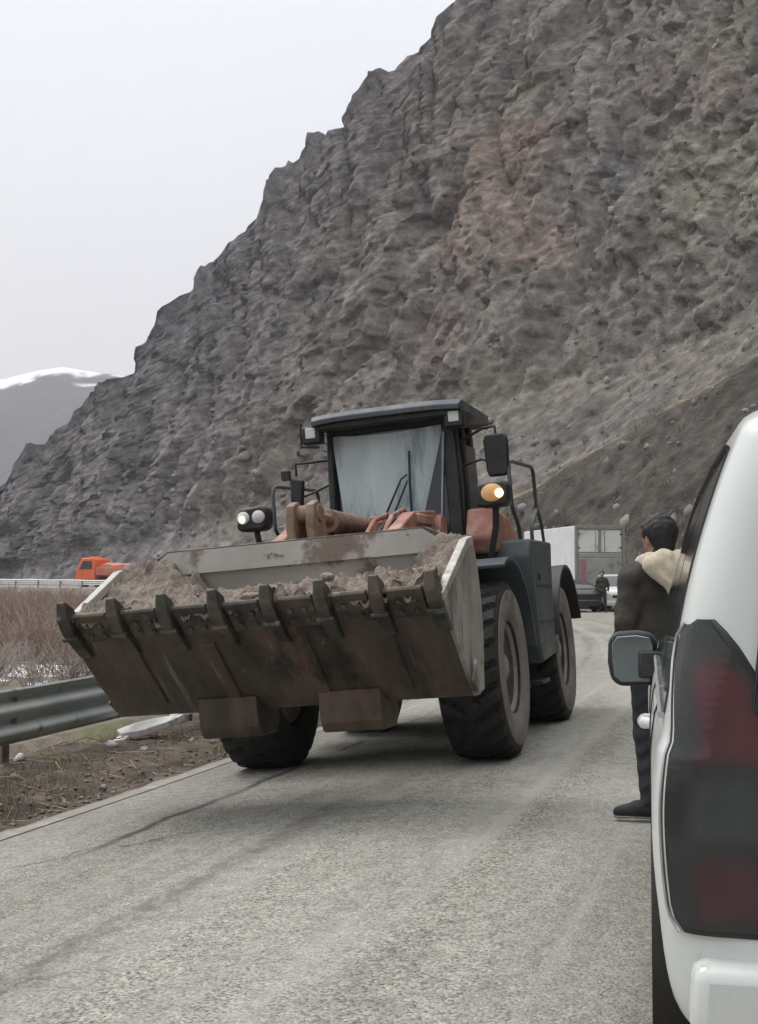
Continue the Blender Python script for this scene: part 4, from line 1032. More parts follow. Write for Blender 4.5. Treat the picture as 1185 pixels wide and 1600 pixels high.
def person(name, label, loc, rz, pose, mats, h=.012, hd=.009):
    root = empty('person', loc, (0, 0, rz)); tag(root, label, 'person')
    J = pose
    def put(nm, fn, lo, hi, hh, m, parent):
        V, F = surface_nets(fn, lo, hi, hh); return link(nm, npmesh(nm, V, F), m, parent)
    hx, hy = J['head']                                              # head offset
    yaw = J.get('head_yaw', 0); cy_, sy_ = math.cos(yaw), math.sin(yaw)
    def hp(x, y, z): return (hx + x * cy_ - y * sy_, hy + x * sy_ + y * cy_, z)
    skin = [((hx, hy - .005, 1.715), (hx, hy + .0, 1.74), .092, .090, 1.0),
            (hp(0, .045, 1.655), hp(0, .05, 1.70), .060, .070), (hp(0, .075, 1.625), hp(0, .06, 1.65), .034, .045),
            (hp(0, .105, 1.675), hp(0, .088, 1.71), .014, .012), (hp(-.088, -.005, 1.67), hp(-.092, -.012, 1.71), .014, .018), (hp(.088, -.005, 1.67), hp(.092, -.012, 1.71), .014, .018),
            ((hx * .4, hy * .4 - .02, 1.50), (hx * .9, hy * .9 - .01, 1.63), .068, .058), ((-.12, -.01, 1.44), (.12, -.01, 1.44), .08, .08), ((0, 0, 1.38), (0, 0, 1.05), .095, .09, .75)]
    fing = []
    for sd in ('l', 'r'):
        sh, el, wr, dirn, palm = J['sh' + sd], J['el' + sd], J['wr' + sd], Vector(J['hd' + sd]).normalized(), Vector(J['pl' + sd]).normalized()
        skin += [(sh, el, .036, .030), (el, wr, .030, .026)]
        wv = Vector(wr); side = dirn.cross(palm).normalized()
        fing += [(wr, tuple(wv + dirn * .045), .024, .026)]
        for q, (off, ln) in enumerate(((-.030, .072), (-.010, .082), (.011, .077), (.030, .060))):
            k0 = wv + dirn * .085 + side * off * .95; k1 = k0 + (dirn * .9 + palm * .35) * ln * .5; k2 = k1 + (dirn * .5 + palm * .85) * ln * .5
            fing += [(tuple(wv + dirn * .03 + side * off * .7), tuple(k0), .0135, .0115), (tuple(k0), tuple(k1), .0098, .009), (tuple(k1), tuple(k2), .009, .0075)]
        tsd = -1 if J.get('th' + sd, 1) < 0 else 1
        t0_ = wv + dirn * .025 + side * .022 * tsd; t1_ = t0_ + (dirn * .7 + side * .6 * tsd + palm * .3) * .045; t2_ = t1_ + (dirn * .9 + palm * .4) * .035
        fing += [(tuple(t0_), tuple(t1_), .0135, .011), (tuple(t1_), tuple(t2_), .0105, .0085)]
    legs = []
    for sd in ('l', 'r'): legs += [(J['hip' + sd], J['kn' + sd], .07, .05), (J['kn' + sd], J['an' + sd], .05, .035), (J['an' + sd], J['to' + sd], .032, .028)]
    def fbody(X, Y, Z):
        d = union(X, Y, Z, skin, .02); d2 = union(X, Y, Z, fing, .004); d3 = union(X, Y, Z, legs, .03); return np.minimum(smin(d, d2, .008), d3)
    lo = (-.45, -.4, .03); hi = (.45, .5, 1.9)
    body = put('body', fbody, lo, hi, hd if h < .02 else h * .8, mats['skin'], root)
    sl = []
    for sd in ('l', 'r'):
        sh, el, wr = J['sh' + sd], J['el' + sd], J['wr' + sd]
        sl += [(sh, el, .086, .068), (el, tuple(np.array(el) + (np.array(wr) - np.array(el)) * .93), .066, .050)]
    hm_ = J.get('hem', .93)
    tor = [((-.135, -.01, 1.475), (.135, -.01, 1.475), .082, .082, .95), ((-.07, .0, 1.40), (.07, .0, 1.40), .135, .135, .85), ((-.05, 0, 1.18), (.05, 0, 1.18), .145, .145, .82), ((-.06, 0, hm_ + .10), (.06, 0, hm_ + .10), .148, .148, .80), ((0, -.015, 1.53), (0, -.01, 1.56), .082, .078)]
    def fjack(X, Y, Z):
        w = .014 * np.sin(Z * 34 + X * 9 + 2.2 * np.sin(X * 14 + Y * 6)) * np.clip(1.6 * perlin(X * 6, Y * 6, Z * 4) + .45, 0, 1)
        d = smin(union(X, Y, Z, tor, .05), union(X, Y, Z, sl, .02), .035) + w * 1.15 + .010 * perlin(X * 13, Y * 13, Z * 11)
        return np.maximum(d, hm_ - Z + .02 * np.sin(X * 20) * .2)
    put('jacket', fjack, (-.48, -.35, hm_ - .05), (.48, .45, 1.68), h, mats['jacket'], root)
    tr = [(J['hipl'], J['knl'], .100, .072), (J['knl'], J['anl'], .070, .056), (J['hipr'], J['knr'], .100, .072), (J['knr'], J['anr'], .070, .056), ((-.07, 0, .95), (.07, 0, .95), .125, .125, .85), ((-.06, 0, 1.0), (.06, 0, 1.06), .12, .11, .85)]
    def ftr(X, Y, Z):
        d = union(X, Y, Z, tr, .03) + .008 * np.sin(Z * 60 + 3 * np.sin(X * 20)) * np.clip(perlin(X * 8, Y * 8, Z * 5) + .35, 0, 1)
        return np.maximum(d, .085 - Z)
    put('trousers', ftr, (-.4, -.35, .05), (.4, .45, 1.16), h, mats['trousers'], root)
    for sd in ('l', 'r'):
        an, to = np.array(J['an' + sd]), np.array(J['to' + sd]); f_ = to - an; f_[2] = 0; f_ /= np.linalg.norm(f_)
        b0 = an - f_ * .055; heel = (b0[0], b0[1], .052); mid_ = tuple(an + f_ * .07 + np.array([0, 0, .065 - an[2]])); toe = (to[0] + f_[0] * .03, to[1] + f_[1] * .03, .042)
        def fsh(X, Y, Z):
            d = union(X, Y, Z, [(heel, mid_, .050, .050), (mid_, toe, .048, .036), (heel, (an[0], an[1], .12), .045, .048)], .02); return np.maximum(d, .014 - Z)
        so = put('shoe', fsh, an - .25, an + .30, min(h, .012), mats['shoe'], root)
        def fsole(X, Y, Z):
            d = union(X, Y, Z, [(heel, mid_, .054, .055), (mid_, toe, .053, .042)], .02); return np.maximum(np.maximum(d, Z - .026), -Z)
        put('sole', fsole, an - .25, an + .30, min(h, .012), mats['sole'], so)
    hair_lo = J.get('hairline', 1.70)
    hc = (hx, hy - .008, 1.735)
    def fhair(X, Y, Z):
        x = (X - hx) * cy_ + (Y - hy) * sy_; y = -(X - hx) * sy_ + (Y - hy) * cy_
        d = np.sqrt((X - hc[0]) ** 2 + (Y - hc[1]) ** 2 + ((Z - hc[2]) / 1.08) ** 2) - .112 + .012 * perlin(X * 45, Y * 45, Z * 28) + .007 * perlin(X * 90, Y * 90, Z * 60)
        nape = capd(X, Y, Z, hp(0, -.055, 1.645), hp(0, -.04, 1.73), .062, .078); d = smin(d, nape, .03)
        cut = np.where(y > .03, 1.755 - Z + (y - .03) * .3, np.where(y > -.03, 1.69 - Z, 1.618 - Z)); return np.maximum(d, cut)
    put('hair', fhair, (hx - .16, hy - .17, 1.56), (hx + .16, hy + .16, 1.92), hd, mats['hair'], root)
    for sg_ in (-1, 1):
        e = MB(); p = hp(sg_ * .034, .094, 1.722); e.lathe([(-.012, 0), (-.008, .008), (0, .011), (.008, .008), (.012, 0)], 12, 'z', p); e.build('eye', mats['eye'], body)
    if mats.get('hood'):
        def fhood(X, Y, Z):
            c_ = []
            for k_ in range(13):                                     # collar running round the neck, low in front, piled up behind
                a = math.radians(-150 + 300 * k_ / 12) - math.pi / 2
                q = (.118 * math.cos(a), -.03 + .105 * math.sin(a), 1.545 + .035 * max(0, -math.sin(a)))
                c_.append(q)
            segs = [(c_[i], c_[i + 1], .031 + .012 * (1 - abs(i - 5.5) / 6), .031 + .012 * (1 - abs(i - 4.5) / 6)) for i in range(12)]
            segs += [((-.125, -.135, 1.525), (0, -.170, 1.41), .050, .045), ((.125, -.135, 1.525), (0, -.170, 1.41), .050, .045), ((-.07, -.145, 1.55), (.07, -.145, 1.55), .05, .05), ((0, -.160, 1.5), (0, -.17, 1.345), .060, .022)]
            return union(X, Y, Z, segs, .022) + .007 * np.sin(X * 60 + Z * 40 + 2 * np.sin(Z * 22)) + .006 * perlin(X * 22, Y * 22, Z * 22)
        put('hood', fhood, (-.25, -.32, 1.32), (.25, .2, 1.68), hd, mats['hood'], root)
    return root
m_skin = mat('skin', two((.30, .17, .12), (.38, .23, .165)), 9, 4, .55)
m_eye = mat('eye_dark', two((.02, .015, .012), (.03, .02, .018)), 9, 2, .2)
m_jacket = mat('dark_jacket', two((.022, .019, .015), (.041, .036, .028)), 9, 6, .75, 0, [(14, .012, 'n'), (160, .001, 'n')], layers=[((.055, .048, .038), 5, .58, .75, (1, 1, 1))])
m_jeans = mat('dark_jeans', two((.014, .016, .019), (.028, .030, .034)), 12, 6, .85, 0, [(12, .010, 'n'), (220, .0008, 'n')])
m_hair = mat('black_hair', two((.008, .0075, .007), (.017, .015, .014)), 40, 4, .6, stretch=(1, 1, .3))
m_hood = mat('cream_fleece', two((.42, .36, .27), (.56, .50, .40)), 16, 6, .95, 0, [(120, .003, 'n')])
m_shoe = mat('black_shoe', two((.010, .010, .011), (.02, .02, .02)), 12, 3, .7)
m_sole = mat('pale_sole', two((.26, .235, .21), (.36, .33, .30)), 12, 3, .8)
pose_near = dict(head=(.01, .02), head_yaw=R(14), shl=(-.185, -.01, 1.455), ell=(-.245, -.05, 1.18), wrl=(-.235, .09, .955), hdl=(.02, .25, -1), pll=(1, 0, 0), thl=1,
                 shr=(.185, -.01, 1.455), elr=(.24, -.06, 1.18), wrr=(.20, .10, .97), hdr=(-.05, .3, -1), plr=(-1, 0, 0), thr=-1,
                 hipl=(-.095, 0, .93), knl=(-.085, .03, .51), anl=(-.085, -.02, .10), tol=(-.225, .045, .04), hipr=(.095, 0, .93), knr=(.10, .05, .51), anr=(.12, .02, .10), tor=(.15, .18, .04), hem=.92)
person('person', 'man in a dark jacket with a cream hood, seen from behind beside the white van', (1.71, 8.02, float(z_road(np.array([-5.]), np.array([5.9]))[0]) + .004), R(14), pose_near,
       dict(skin=m_skin, jacket=m_jacket, trousers=m_jeans, shoe=m_shoe, sole=m_sole, hair=m_hair, hood=m_hood, eye=m_eye), .010, .008)
pose_far = dict(head=(0, .02), shl=(-.185, 0, 1.455), ell=(-.27, -.03, 1.19), wrl=(-.27, .10, .97), hdl=(0, .2, -1), pll=(1, 0, 0), shr=(.185, 0, 1.455), elr=(.26, -.04, 1.19), wrr=(.25, .06, .96), hdr=(0, .1, -1), plr=(-1, 0, 0), thr=-1,
                hipl=(-.10, 0, .93), knl=(-.13, .05, .51), anl=(-.15, .06, .10), tol=(-.17, .2, .04), hipr=(.10, 0, .93), knr=(.11, 0, .51), anr=(.12, -.08, .10), tor=(.14, .06, .04), hem=.88)
def su_at(x, y):
    s, u = road_su(np.array([x]), np.array([y])); return s, u
fz = float(z_road(*su_at(9.78, 57.6))[0])
pf = person('person', 'small distant person in dark clothes standing on the road in front of the white car', (9.78, 57.6, fz), R(168), pose_far,
       dict(skin=m_skin, jacket=m_jacket, trousers=m_jeans, shoe=m_shoe, sole=m_shoe, hair=m_hair, eye=m_eye), .024, .022)
pf.scale = (.98, .98, .98)

# ------------------------------------------------------------------ cars: a lofted body; glass, lamps and trim laid on the same surface
class CarShape:
    def __init__(s, length, hw, belt, roof, kind='van'):
        s.L, s.hw, s.belt, s.roof, s.kind = length, hw, belt, roof, kind
        L_ = length
        if kind == 'van':
            s.ys = [0, .05, .3, 1.0, .50 * L_, .60 * L_, .68 * L_, .80 * L_, .93 * L_, .985 * L_, L_]
            s.zs = [roof - .10, roof - .055, roof - .01, roof, roof - .03, roof - .10, roof - .26, belt + .09, belt - .02, belt - .16, belt - .42]
        else:
            s.ys = [0, .03 * L_, .10 * L_, .17 * L_, .32 * L_, .45 * L_, .58 * L_, .72 * L_, .94 * L_, .985 * L_, L_]
            s.zs = [belt - .10, belt + .02, belt + .10, belt + .26, roof - .02, roof, roof - .05, belt + .10, belt - .08, belt - .2, belt - .42]
    def top(s, y): return float(np.interp(y, s.ys, s.zs))
    def half(s, y, t_):      # t 0 sill .. 1 roof centre : (x, z) on the right side
        zt = s.top(y); hw = s.hw; b = min(s.belt, zt - .03); r_ = max(zt - b, .03); gh = min(1, r_ / (s.roof - s.belt))
        keys = [(.80, .26), (.935, .36), (.985, .62), (1.0, .84), (.985, b - .06), (.965, b), (.965 - .085 * gh, b + r_ * .45), (.965 - .185 * gh - .02, b + r_ * .83), (.70 - .02, b + r_ * .955), (.40, zt - .004), (0, zt)]
        if gh < .999: keys[4] = (.985, min(b - .06, keys[4][1])); 
        T_ = np.array([0, .08, .2, .3, .40, .45, .60, .76, .84, .92, 1.0])
        i = min(int(np.searchsorted(T_, t_, side='right')) - 1, 9); u_ = (t_ - T_[i]) / (T_[i + 1] - T_[i])
        def P(k_): k_ = max(0, min(10, k_)); return np.array(keys[k_])
        p0, p1, p2, p3 = P(i - 1), P(i), P(i + 1), P(i + 2)
        m1, m2 = (p2 - p0) / 2, (p3 - p1) / 2
        if i >= 9: m2 = np.array([-.4, 0.])
        q = (2 * u_ ** 3 - 3 * u_ ** 2 + 1) * p1 + (u_ ** 3 - 2 * u_ ** 2 + u_) * m1 + (-2 * u_ ** 3 + 3 * u_ ** 2) * p2 + (u_ ** 3 - u_ ** 2) * m2
        x = q[0] * hw; z = q[1]
        # plan rounding at both ends
        rr_ = .15
        if y < rr_: x -= rr_ - math.sqrt(max(0, rr_ ** 2 - (rr_ - y) ** 2)) if x > rr_ else 0
        rf_ = .55
        if y > s.L - rf_: x *= 1 - .20 * ((y - s.L + rf_) / rf_) ** 2.2
        return max(x, 0), z
    def pt(s, y, t_, sgn=1, off=0.):
        x, z = s.half(y, t_)
        if off:
            e = .004; a = Vector((*s.half(y, min(1, t_ + e)), 0)); b = Vector((*s.half(y, max(0, t_ - e)), 0)); d = a - b
            yp = s.half(min(s.L, y + .01), t_)[0] - s.half(max(0, y - .01), t_)[0]
            n_ = Vector((d.y, -yp / .02 * (1 if d.y > 0 else 0), -d.x))
            n_ = Vector((d.y, -yp / .02 * abs(d.y), -d.x)).normalized()
            return (sgn * (x + n_.x * off), y + n_.y * off, z + n_.z * off)
        return (sgn * x, y, z)
    def t_of_z(s, y, z):
        ts = np.linspace(0, .93, 120); zz = [s.half(y, t_)[1] for t_ in ts]; return float(np.interp(z, zz, ts))
    def body(s):
        ys = np.unique(np.concatenate([[0, .004, .02, .05, .09, .15, .22], np.linspace(.3, s.L - .6, 44), np.linspace(s.L - .55, s.L, 14)]))
        ts = np.linspace(0, 1, 56); rows = []
        for y in ys: rows.append([s.pt(y, t_, 1) for t_ in ts] + [s.pt(y, t_, -1) for t_ in ts[-2::-1]])
        mb_ = MB(); mb_.grid(rows, closev=True)
        for row, y in ((rows[0], 0), (rows[-1], s.L)):
            ring = [Vector(p) for p in row]; c_ = sum(ring, Vector()) / len(ring); prev = row
            for q, bul in ((.8, .03), (.5, .05), (.2, .06)):
                nr = [tuple(c_ + (p - c_) * q + Vector((0, -bul if y == 0 else bul, 0))) for p in ring]; mb_.grid([prev, nr], closev=True); prev = nr
            mb_.add(prev, [list(range(len(prev)))])
        return mb_
    def patch(s, name, m, parent, sgn, y0, y1, z0, z1, off, ny=10, nt=8, th=.012, yf=None):
        P = []
        for i in range(ny):
            row = []
            for j in range(nt):
                v_ = j / (nt - 1); u_ = i / (ny - 1)
                a, b = (y0, y1) if yf is None else yf(v_)
                y = a + (b - a) * u_; za = z0(y) if callable(z0) else z0; zb = z1(y) if callable(z1) else z1
                z = za + (zb - za) * v_; row.append(s.pt(y, s.t_of_z(y, z), sgn, off))
            P.append(row)
        mb_ = MB(); mb_.slab(P, lambda i, j: Vector((-sgn * th, 0, 0))); return mb_.build(name, m, parent, angle=40)
def car_wheels(root, cs, ya, yb, r_=.32):
    f_ = None
    for y in (ya, yb):
        for sgn in (1, -1):
            if f_ is None:
                tb = MB(); tb.lathe([(-.09, r_ * .6), (-.10, r_ * .85), (-.085, r_ * .97), (-.05, r_), (.05, r_), (.085, r_ * .97), (.10, r_ * .85), (.09, r_ * .6)], 40, 'x'); w = tb.build('wheel', m_rubber, root)
                rm = MB(); rm.lathe([(-.09, 0), (-.09, r_ * .6), (.09, r_ * .62), (.085, r_ * .55), (.05, r_ * .5), (.045, .09), (.075, .06), (.075, 0)], 40, 'x'); rm.build('rim', m_rim2, w); f_ = w
            else:
                w = f_.copy(); C.objects.link(w); w2 = f_.children[0].copy(); C.objects.link(w2); w2.parent = w
            w.location = (sgn * (cs.hw - .115), y, r_); w.rotation_euler = (0, 0, 0 if sgn > 0 else math.pi)
m_rim2 = mat('car_rim', two((.30, .30, .30), (.42, .42, .42)), 5, 4, .35, .6)
m_wpaint = mat('white_car_paint', two((.60, .625, .60), (.655, .67, .645)), 1.5, 4, .30, 0, layers=[((.50, .49, .455), 1.6, .52, .72, (1, 1, 1)), ((.40, .38, .34), 7, .60, .78, (1, 1, .35))], coat=.5)
m_bpaint = mat('black_car_paint', two((.016, .016, .018), (.026, .026, .028)), 1.5, 4, .3, 0, layers=[((.09, .085, .075), 2, .55, .75, (1, 1, 1))], coat=.4)
m_smoke = mat('smoked_lens', two((.018, .021, .021), (.032, .036, .035)), 2.5, 6, .22, 0, layers=[((.075, .072, .065), 3, .52, .75, (1, 1, 1))], coat=.25, rvar=.1)
m_red = mat('red_lens', two((.105, .026, .032), (.19, .062, .066)), 3, 6, .3, 0, layers=[((.085, .045, .045), 4, .5, .72, (1, 1, 1))], coat=.2, rvar=.08)
m_cover = mat('smoky_cover', two((.012, .014, .014), (.02, .022, .022)), 2.5, 5, .09, 0, spec=.5, alpha=.10)
m_lens = mat('tail_lens', two((.8, .8, .8), (1.25, 1.25, 1.25)), 3, 6, .24, 0, attr='pigment', coat=.5, rvar=.08, layers=[((.085, .08, .07), 2.2, .60, .80, (1, 1, 1))])
m_clear = mat('grey_lens', two((.035, .041, .040), (.060, .066, .063)), 3, 6, .28, 0, layers=[((.11, .105, .095), 3, .52, .75, (1, 1, 1))], coat=.2, rvar=.08)
m_dred = mat('dark_red_lens', two((.045, .018, .020), (.080, .028, .030)), 3, 6, .3, 0, coat=.2)
m_mirror = mat('mirror_glass', two((.20, .24, .26), (.25, .29, .31)), 2, 2, .06, .9)
m_head = mat('headlamp_glass', two((.45, .46, .46), (.6, .6, .6)), 4, 3, .12, 0, coat=.6)

def side_glass(cs, root, wins, b0=.03, t0=.14):
    for sgn in (-1, 1):
        for (ya, yb, fa, fb) in wins:
            z0 = cs.belt + b0
            z1 = lambda y: cs.belt + max(.05, (cs.top(y) - cs.belt) - t0) 
            g = cs.patch('side_window', m_glass, root, sgn, ya, yb, z0, z1, .006, yf=(lambda v_, ya=ya, yb=yb, fa=fa, fb=fb: (ya + fa * v_, yb + fb * v_)))
            for ze in ('lo', 'hi'):
                tb = MB(); P = []
                for i in range(12):
                    y = ya + (yb - ya) * i / 11 + (fa if ze == 'hi' else 0) * (1 - i / 11) + (fb if ze == 'hi' else 0) * (i / 11)
                    z = z0 if ze == 'lo' else z1(y); P.append(cs.pt(y, cs.t_of_z(y, z), sgn, .010))
                tb.tube(P, .010, 6); tb.build('trim', m_chrome if ze == 'lo' else m_black, g)
def arches(cs, root, ya, yb, r_=.38):
    for sgn in (-1, 1):
        for y0 in (ya, yb):
            P = []
            for k_ in range(17):
                a = math.pi * k_ / 16; y = y0 + r_ * math.cos(a); z = .30 + r_ * math.sin(a); P.append(cs.pt(y, cs.t_of_z(y, z), sgn, -.004))
            MB().tube(P, .012, 6).build('wheel_arch', m_black, root)
            D = []
            for k_ in range(24):
                a = 2 * math.pi * k_ / 24; D.append((y0 + (r_ - .01) * math.cos(a), .31 + (r_ - .01) * math.sin(a)))
            ar = MB(); ar.prism([(max(p, .0), max(q, .2)) for p, q in D], sgn * (cs.hw - .30), sgn * (cs.hw + .003), 'x'); ar.build('wheel_well', m_dark, root)

# ---- the white van at the right edge
VAN = empty('parked_van', (1.560, 3.118, 0.0), (0, 0, R(-11.6)))
tag(VAN, 'white van seen from behind at the right edge, with a tall smoked tail light', 'van')
cs = CarShape(4.15, .90, 1.06, 1.955)
bodyo = cs.body().build('body', m_wpaint, VAN, angle=45)
car_wheels(VAN, cs, .78, 3.35); arches(cs, VAN, .78, 3.35)
side_glass(cs, VAN, [(.20, 1.02, .07, .0), (1.10, 1.95, .0, .0), (2.03, 2.95, .0, -.22)])
# tail lights wrapped round the rear corners; corner path q: 0 on the side .. 1 on the back
def corner_pt(z, q, sgn, off):
    X_ = cs.half(.6, cs.t_of_z(.6, z))[0]; r_ = .15
    # side run .22 m, arc, back run .30 m
    a_len = .22 - r_ + .0; arc = r_ * math.pi / 2; d = q
    if d < a_len: return (sgn * (X_ + off), .22 - d, z)
    d -= a_len
    if d < arc:
        a = d / r_; return (sgn * (X_ - r_ + (r_ + off) * math.cos(a)), r_ - (r_ + off) * math.sin(a), z)
    d -= arc; xx = X_ - r_ - d
    return (sgn * xx, -off - .02 * min(1, d / .25), z)
def corner_patch(name, m, parent, sgn, z0, z1, qa, qb, off, n=26, nq=22, th=.02):
    P = []
    for i in range(n):
        z = z0 + (z1 - z0) * i / (n - 1); row = []
        for j in range(nq): row.append(corner_pt(z, qa(z) + (qb(z) - qa(z)) * j / (nq - 1), sgn, off))
        P.append(row)
    return MB().slab(P, lambda i, j: Vector((-sgn * th * .7, th * .7, 0))).build(name, m, parent, .004, angle=40)
TL0, TL1 = .575, 1.350
qa = lambda z: float(np.interp(z, [TL0, TL0 + .04, 1.05, 1.15, 1.25, 1.31, 1.335, TL1], [.215, .185, .178, .150, .125, .125, .145, .185]))
qb = lambda z: float(np.interp(z, [TL0, .9, 1.05, 1.13, 1.22, 1.29, 1.325, TL1], [.64, .60, .48, .42, .345, .285, .255, .225]))
for sgn in (-1, 1):
    tl_ = corner_patch('tail_light', m_smoke, VAN, sgn, TL0, TL1, qa, qb, .012)
    # one tall lens: smoked at the edges, dull red in its upper half, grey below, a last dark red at the foot
    nz_, nq_ = 70, 46; PL = []; tint = []
    for i in range(nz_):
        z = TL0 + .014 + (TL1 - TL0 - .028) * i / (nz_ - 1); a0, a1 = qa(z) + .014, qb(z) - .014; row = []
        for j in range(nq_):
            q_ = a0 + (a1 - a0) * j / (nq_ - 1); rib = .0012 * abs(((z * 55) % 1) - .5) + .0010 * abs(((q_ * 60) % 1) - .5)
            row.append(corner_pt(z, q_, sgn, .0165 + rib))
            e_ = float(sstep(.0, .05, q_ - a0 - .035) * sstep(0, .05, a1 - q_))
            c_ = np.array([.022, .026, .026]); wob = .02 * math.sin(q_ * 14)
            for zl, zh, cc_ in ((.985, 1.25, (.078, .020, .024)), (.79, .955, (.036, .042, .041)), (.60, .745, (.058, .022, .026))):
                w_ = float(sstep(zl - .03, zl + .03, z + wob) * sstep(zh + .04, zh - .06, z + wob)) * e_; c_ = c_ * (1 - w_) + np.array(cc_) * w_
            tint.append(c_)
        PL.append(row)
    lm_ = MB(); lm_.grid(PL); me_ = npmesh('lens', lm_.v, np.array(lm_.f)); vcol(me_, 'pigment', np.array(tint)); link('lens', me_, m_lens, tl_)
    P = [corner_pt(z, qa(z) - .012, sgn, .012) for z in np.linspace(TL0, TL1 - .01, 24)]
    MB().tube(P, .006, 6).build('trim', m_chrome, tl_)
# rear screen, tailgate seam, bumper, plate
b = MB(); b.prism([(-.66, 1.12), (.66, 1.12), (.60, 1.68), (-.60, 1.68)], -.055, -.02, 'y'); b.build('rear_window', m_glass, VAN, .02)
b = MB(); b.prism([(-.78, .24), (.78, .24), (.815, .38), (.805, .52), (-.805, .52), (-.815, .38)], -.075, .12, 'y'); b.build('rear_bumper', m_wpaint, VAN, .04, seg=3)
b = MB(); b.box((0, -.066, .76), (.54, .012, .13)); b.build('number_plate', m_white, VAN, .004)
b = MB(); b.box((0, -.075, .90), (.5, .05, .05)); b.build('tailgate_handle', m_chrome, VAN, .012)
for y in (1.06, 1.99, 2.98):                                         # door shut lines
    for sgn in (-1, 1):
        P = [cs.pt(y + (.0 if y != 1.06 else .03 * math.sin(z * 3)), cs.t_of_z(y, z), sgn, .0015) for z in np.linspace(.36, cs.belt, 14)]
        MB().tube(P, .0035, 4).build('door_seam', m_dark, VAN)
for sgn in (-1, 1):
    for y in (2.20,):
        z = .865; x = cs.half(y, cs.t_of_z(y, z))[0]
        hb = MB(); hb.tube([(sgn * (x - .005), y - .10, z), (sgn * (x + .026), y - .075, z), (sgn * (x + .030), y, z), (sgn * (x + .026), y + .075, z), (sgn * (x - .005), y + .10, z)], [.020, .024, .025, .024, .020], 10)
        hb.build('door_handle', m_wpaint, VAN)
    y = 2.92; z = 1.06; xb = cs.half(y, cs.t_of_z(y, z))[0]
    foot_ = MB(); foot_.prism([(y - .07, .99), (y + .10, .99), (y + .08, 1.10), (y - .05, 1.12)], sgn * (xb - .02), sgn * (xb + .085), 'x'); mo = foot_.build('door_mirror', m_black, VAN, .015)
    xm = xb + .0
    P = [(p_ * .86, .97 + (q_ - .97) * .90 + .065) for p_, q_ in [(0, .87), (.02, .83), (.20, .825), (.245, .86), (.262, .95), (.258, 1.06), (.225, 1.105), (.10, 1.115), (.02, 1.10), (-.005, 1.05)]]
    sh_ = MB(); sh_.prism([(sgn * (xm + p), q + .045) for p, q in P], y - .02, y + .05, 'y', None); sh_.prism([(sgn * (xm + p), q + .045) for p, q in P], y + .05, y + .13, 'y', [(sgn * (xm + .11 + (p - .11) * .7), 1.035 + .045 + (q - 1.035) * .7) for p, q in P])
    sh_.build('housing', m_black, mo, .018)
    mg = MB(); mg.prism([(sgn * (xm + .11 + (p - .11) * .84), 1.030 + .045 + (q - 1.030) * .84) for p, q in P], y - .027, y - .018, 'y'); mg.build('mirror_glass', m_mirror, mo, .004)
for sgn in (-1, 1):
    cs.patch('headlight', m_head, VAN, sgn, cs.L - .55, cs.L - .12, .70, .90, .010)
b = MB(); P = []
for i in range(9):
    v_ = i / 8; y = .795 * cs.L - (.795 - .625) * cs.L * v_
    zt = cs.top(y); P.append([(x_, y, zt + .008 - .02 * (x_ / .7) ** 2) for x_ in np.linspace(-.70 + .10 * v_, .70 - .10 * v_, 9)])
b.slab(P, lambda i, j: Vector((0, 0, -.012))); b.build('windscreen', m_glass, VAN)
b = MB(); b.prism([(-.72, .26), (.72, .26), (.68, .55), (-.68, .55)], cs.L - .10, cs.L + .05, 'y'); b.build('front_bumper', m_wpaint, VAN, .05, seg=3)

def plain_car(name, label, loc, rz, paint, L_, hw, belt, roof, kind):
    rt = empty(name, loc, (0, 0, rz)); tag(rt, label, 'car'); c = CarShape(L_, hw, belt, roof, kind)
    c.body().build('body', paint, rt, angle=45); car_wheels(rt, c, .19 * L_, .80 * L_); arches(c, rt, .19 * L_, .80 * L_, .36)
    side_glass(c, rt, [(.26 * L_ if kind != 'van' else .4, .46 * L_, .12, 0), (.48 * L_, .64 * L_, 0, -.2)], .02, .12)
    P = []; b = MB()
    y_a, y_b = (.60, .80) if kind == 'van' else (.58, .72)
    for i in range(7):
        v_ = i / 6; y = (y_b - (y_b - y_a) * v_) * L_; P.append([(x_, y, c.top(y) + .012 - .02 * (x_ / .7) ** 2) for x_ in np.linspace(-.70 + .08 * v_, .70 - .08 * v_, 7)])
    b.slab(P, lambda i, j: Vector((0, 0, -.012))); b.build('windscreen', m_glass, rt)
    for sgn in (-1, 1):
        c.patch('headlight', m_head, rt, sgn, L_ - .42, L_ - .04, belt - .34, belt - .18, .012)
        c.patch('tail_light', m_red, rt, sgn, .02, .2, belt - .30, belt - .08, .012)
        mb_ = MB().box((sgn * (hw + .08), .66 * L_, belt + .06), (.18, .12, .12)); mb_.build('door_mirror', paint, rt, .03)
    b = MB(); b.box((0, L_ + .035, belt - .35), (.8, .06, .14)); b.build('grille', m_black, rt, .02); b = MB(); b.box((0, L_ + .02, .36), (hw * 1.6, .12, .22)); b.build('front_bumper', paint, rt, .05)
    b = MB(); b.box((0, L_ + .085, .46), (.5, .015, .11)); b.build('number_plate', m_white, rt)
    b = MB(); b.box((0, -.03, .42), (hw * 1.7, .12, .26)); b.build('rear_bumper', paint, rt, .05)
    return rt
# far traffic on the road beyond the loader
def rz_at(x, y): return float(z_road(*su_at(x, y))[0])
plain_car('parked_car', 'white car facing the camera behind the small distant person', (11.0, 62.5, rz_at(10.9, 61)), R(180 - 3), m_wpaint, 4.0, .84, 1.02, 1.68, 'van')
plain_car('parked_car', 'black car just left of the small distant person, below the rear of the truck', (9.0, 57.4, rz_at(9.1, 59)), R(10), m_bpaint, 4.4, .84, .95, 1.44, 'car')

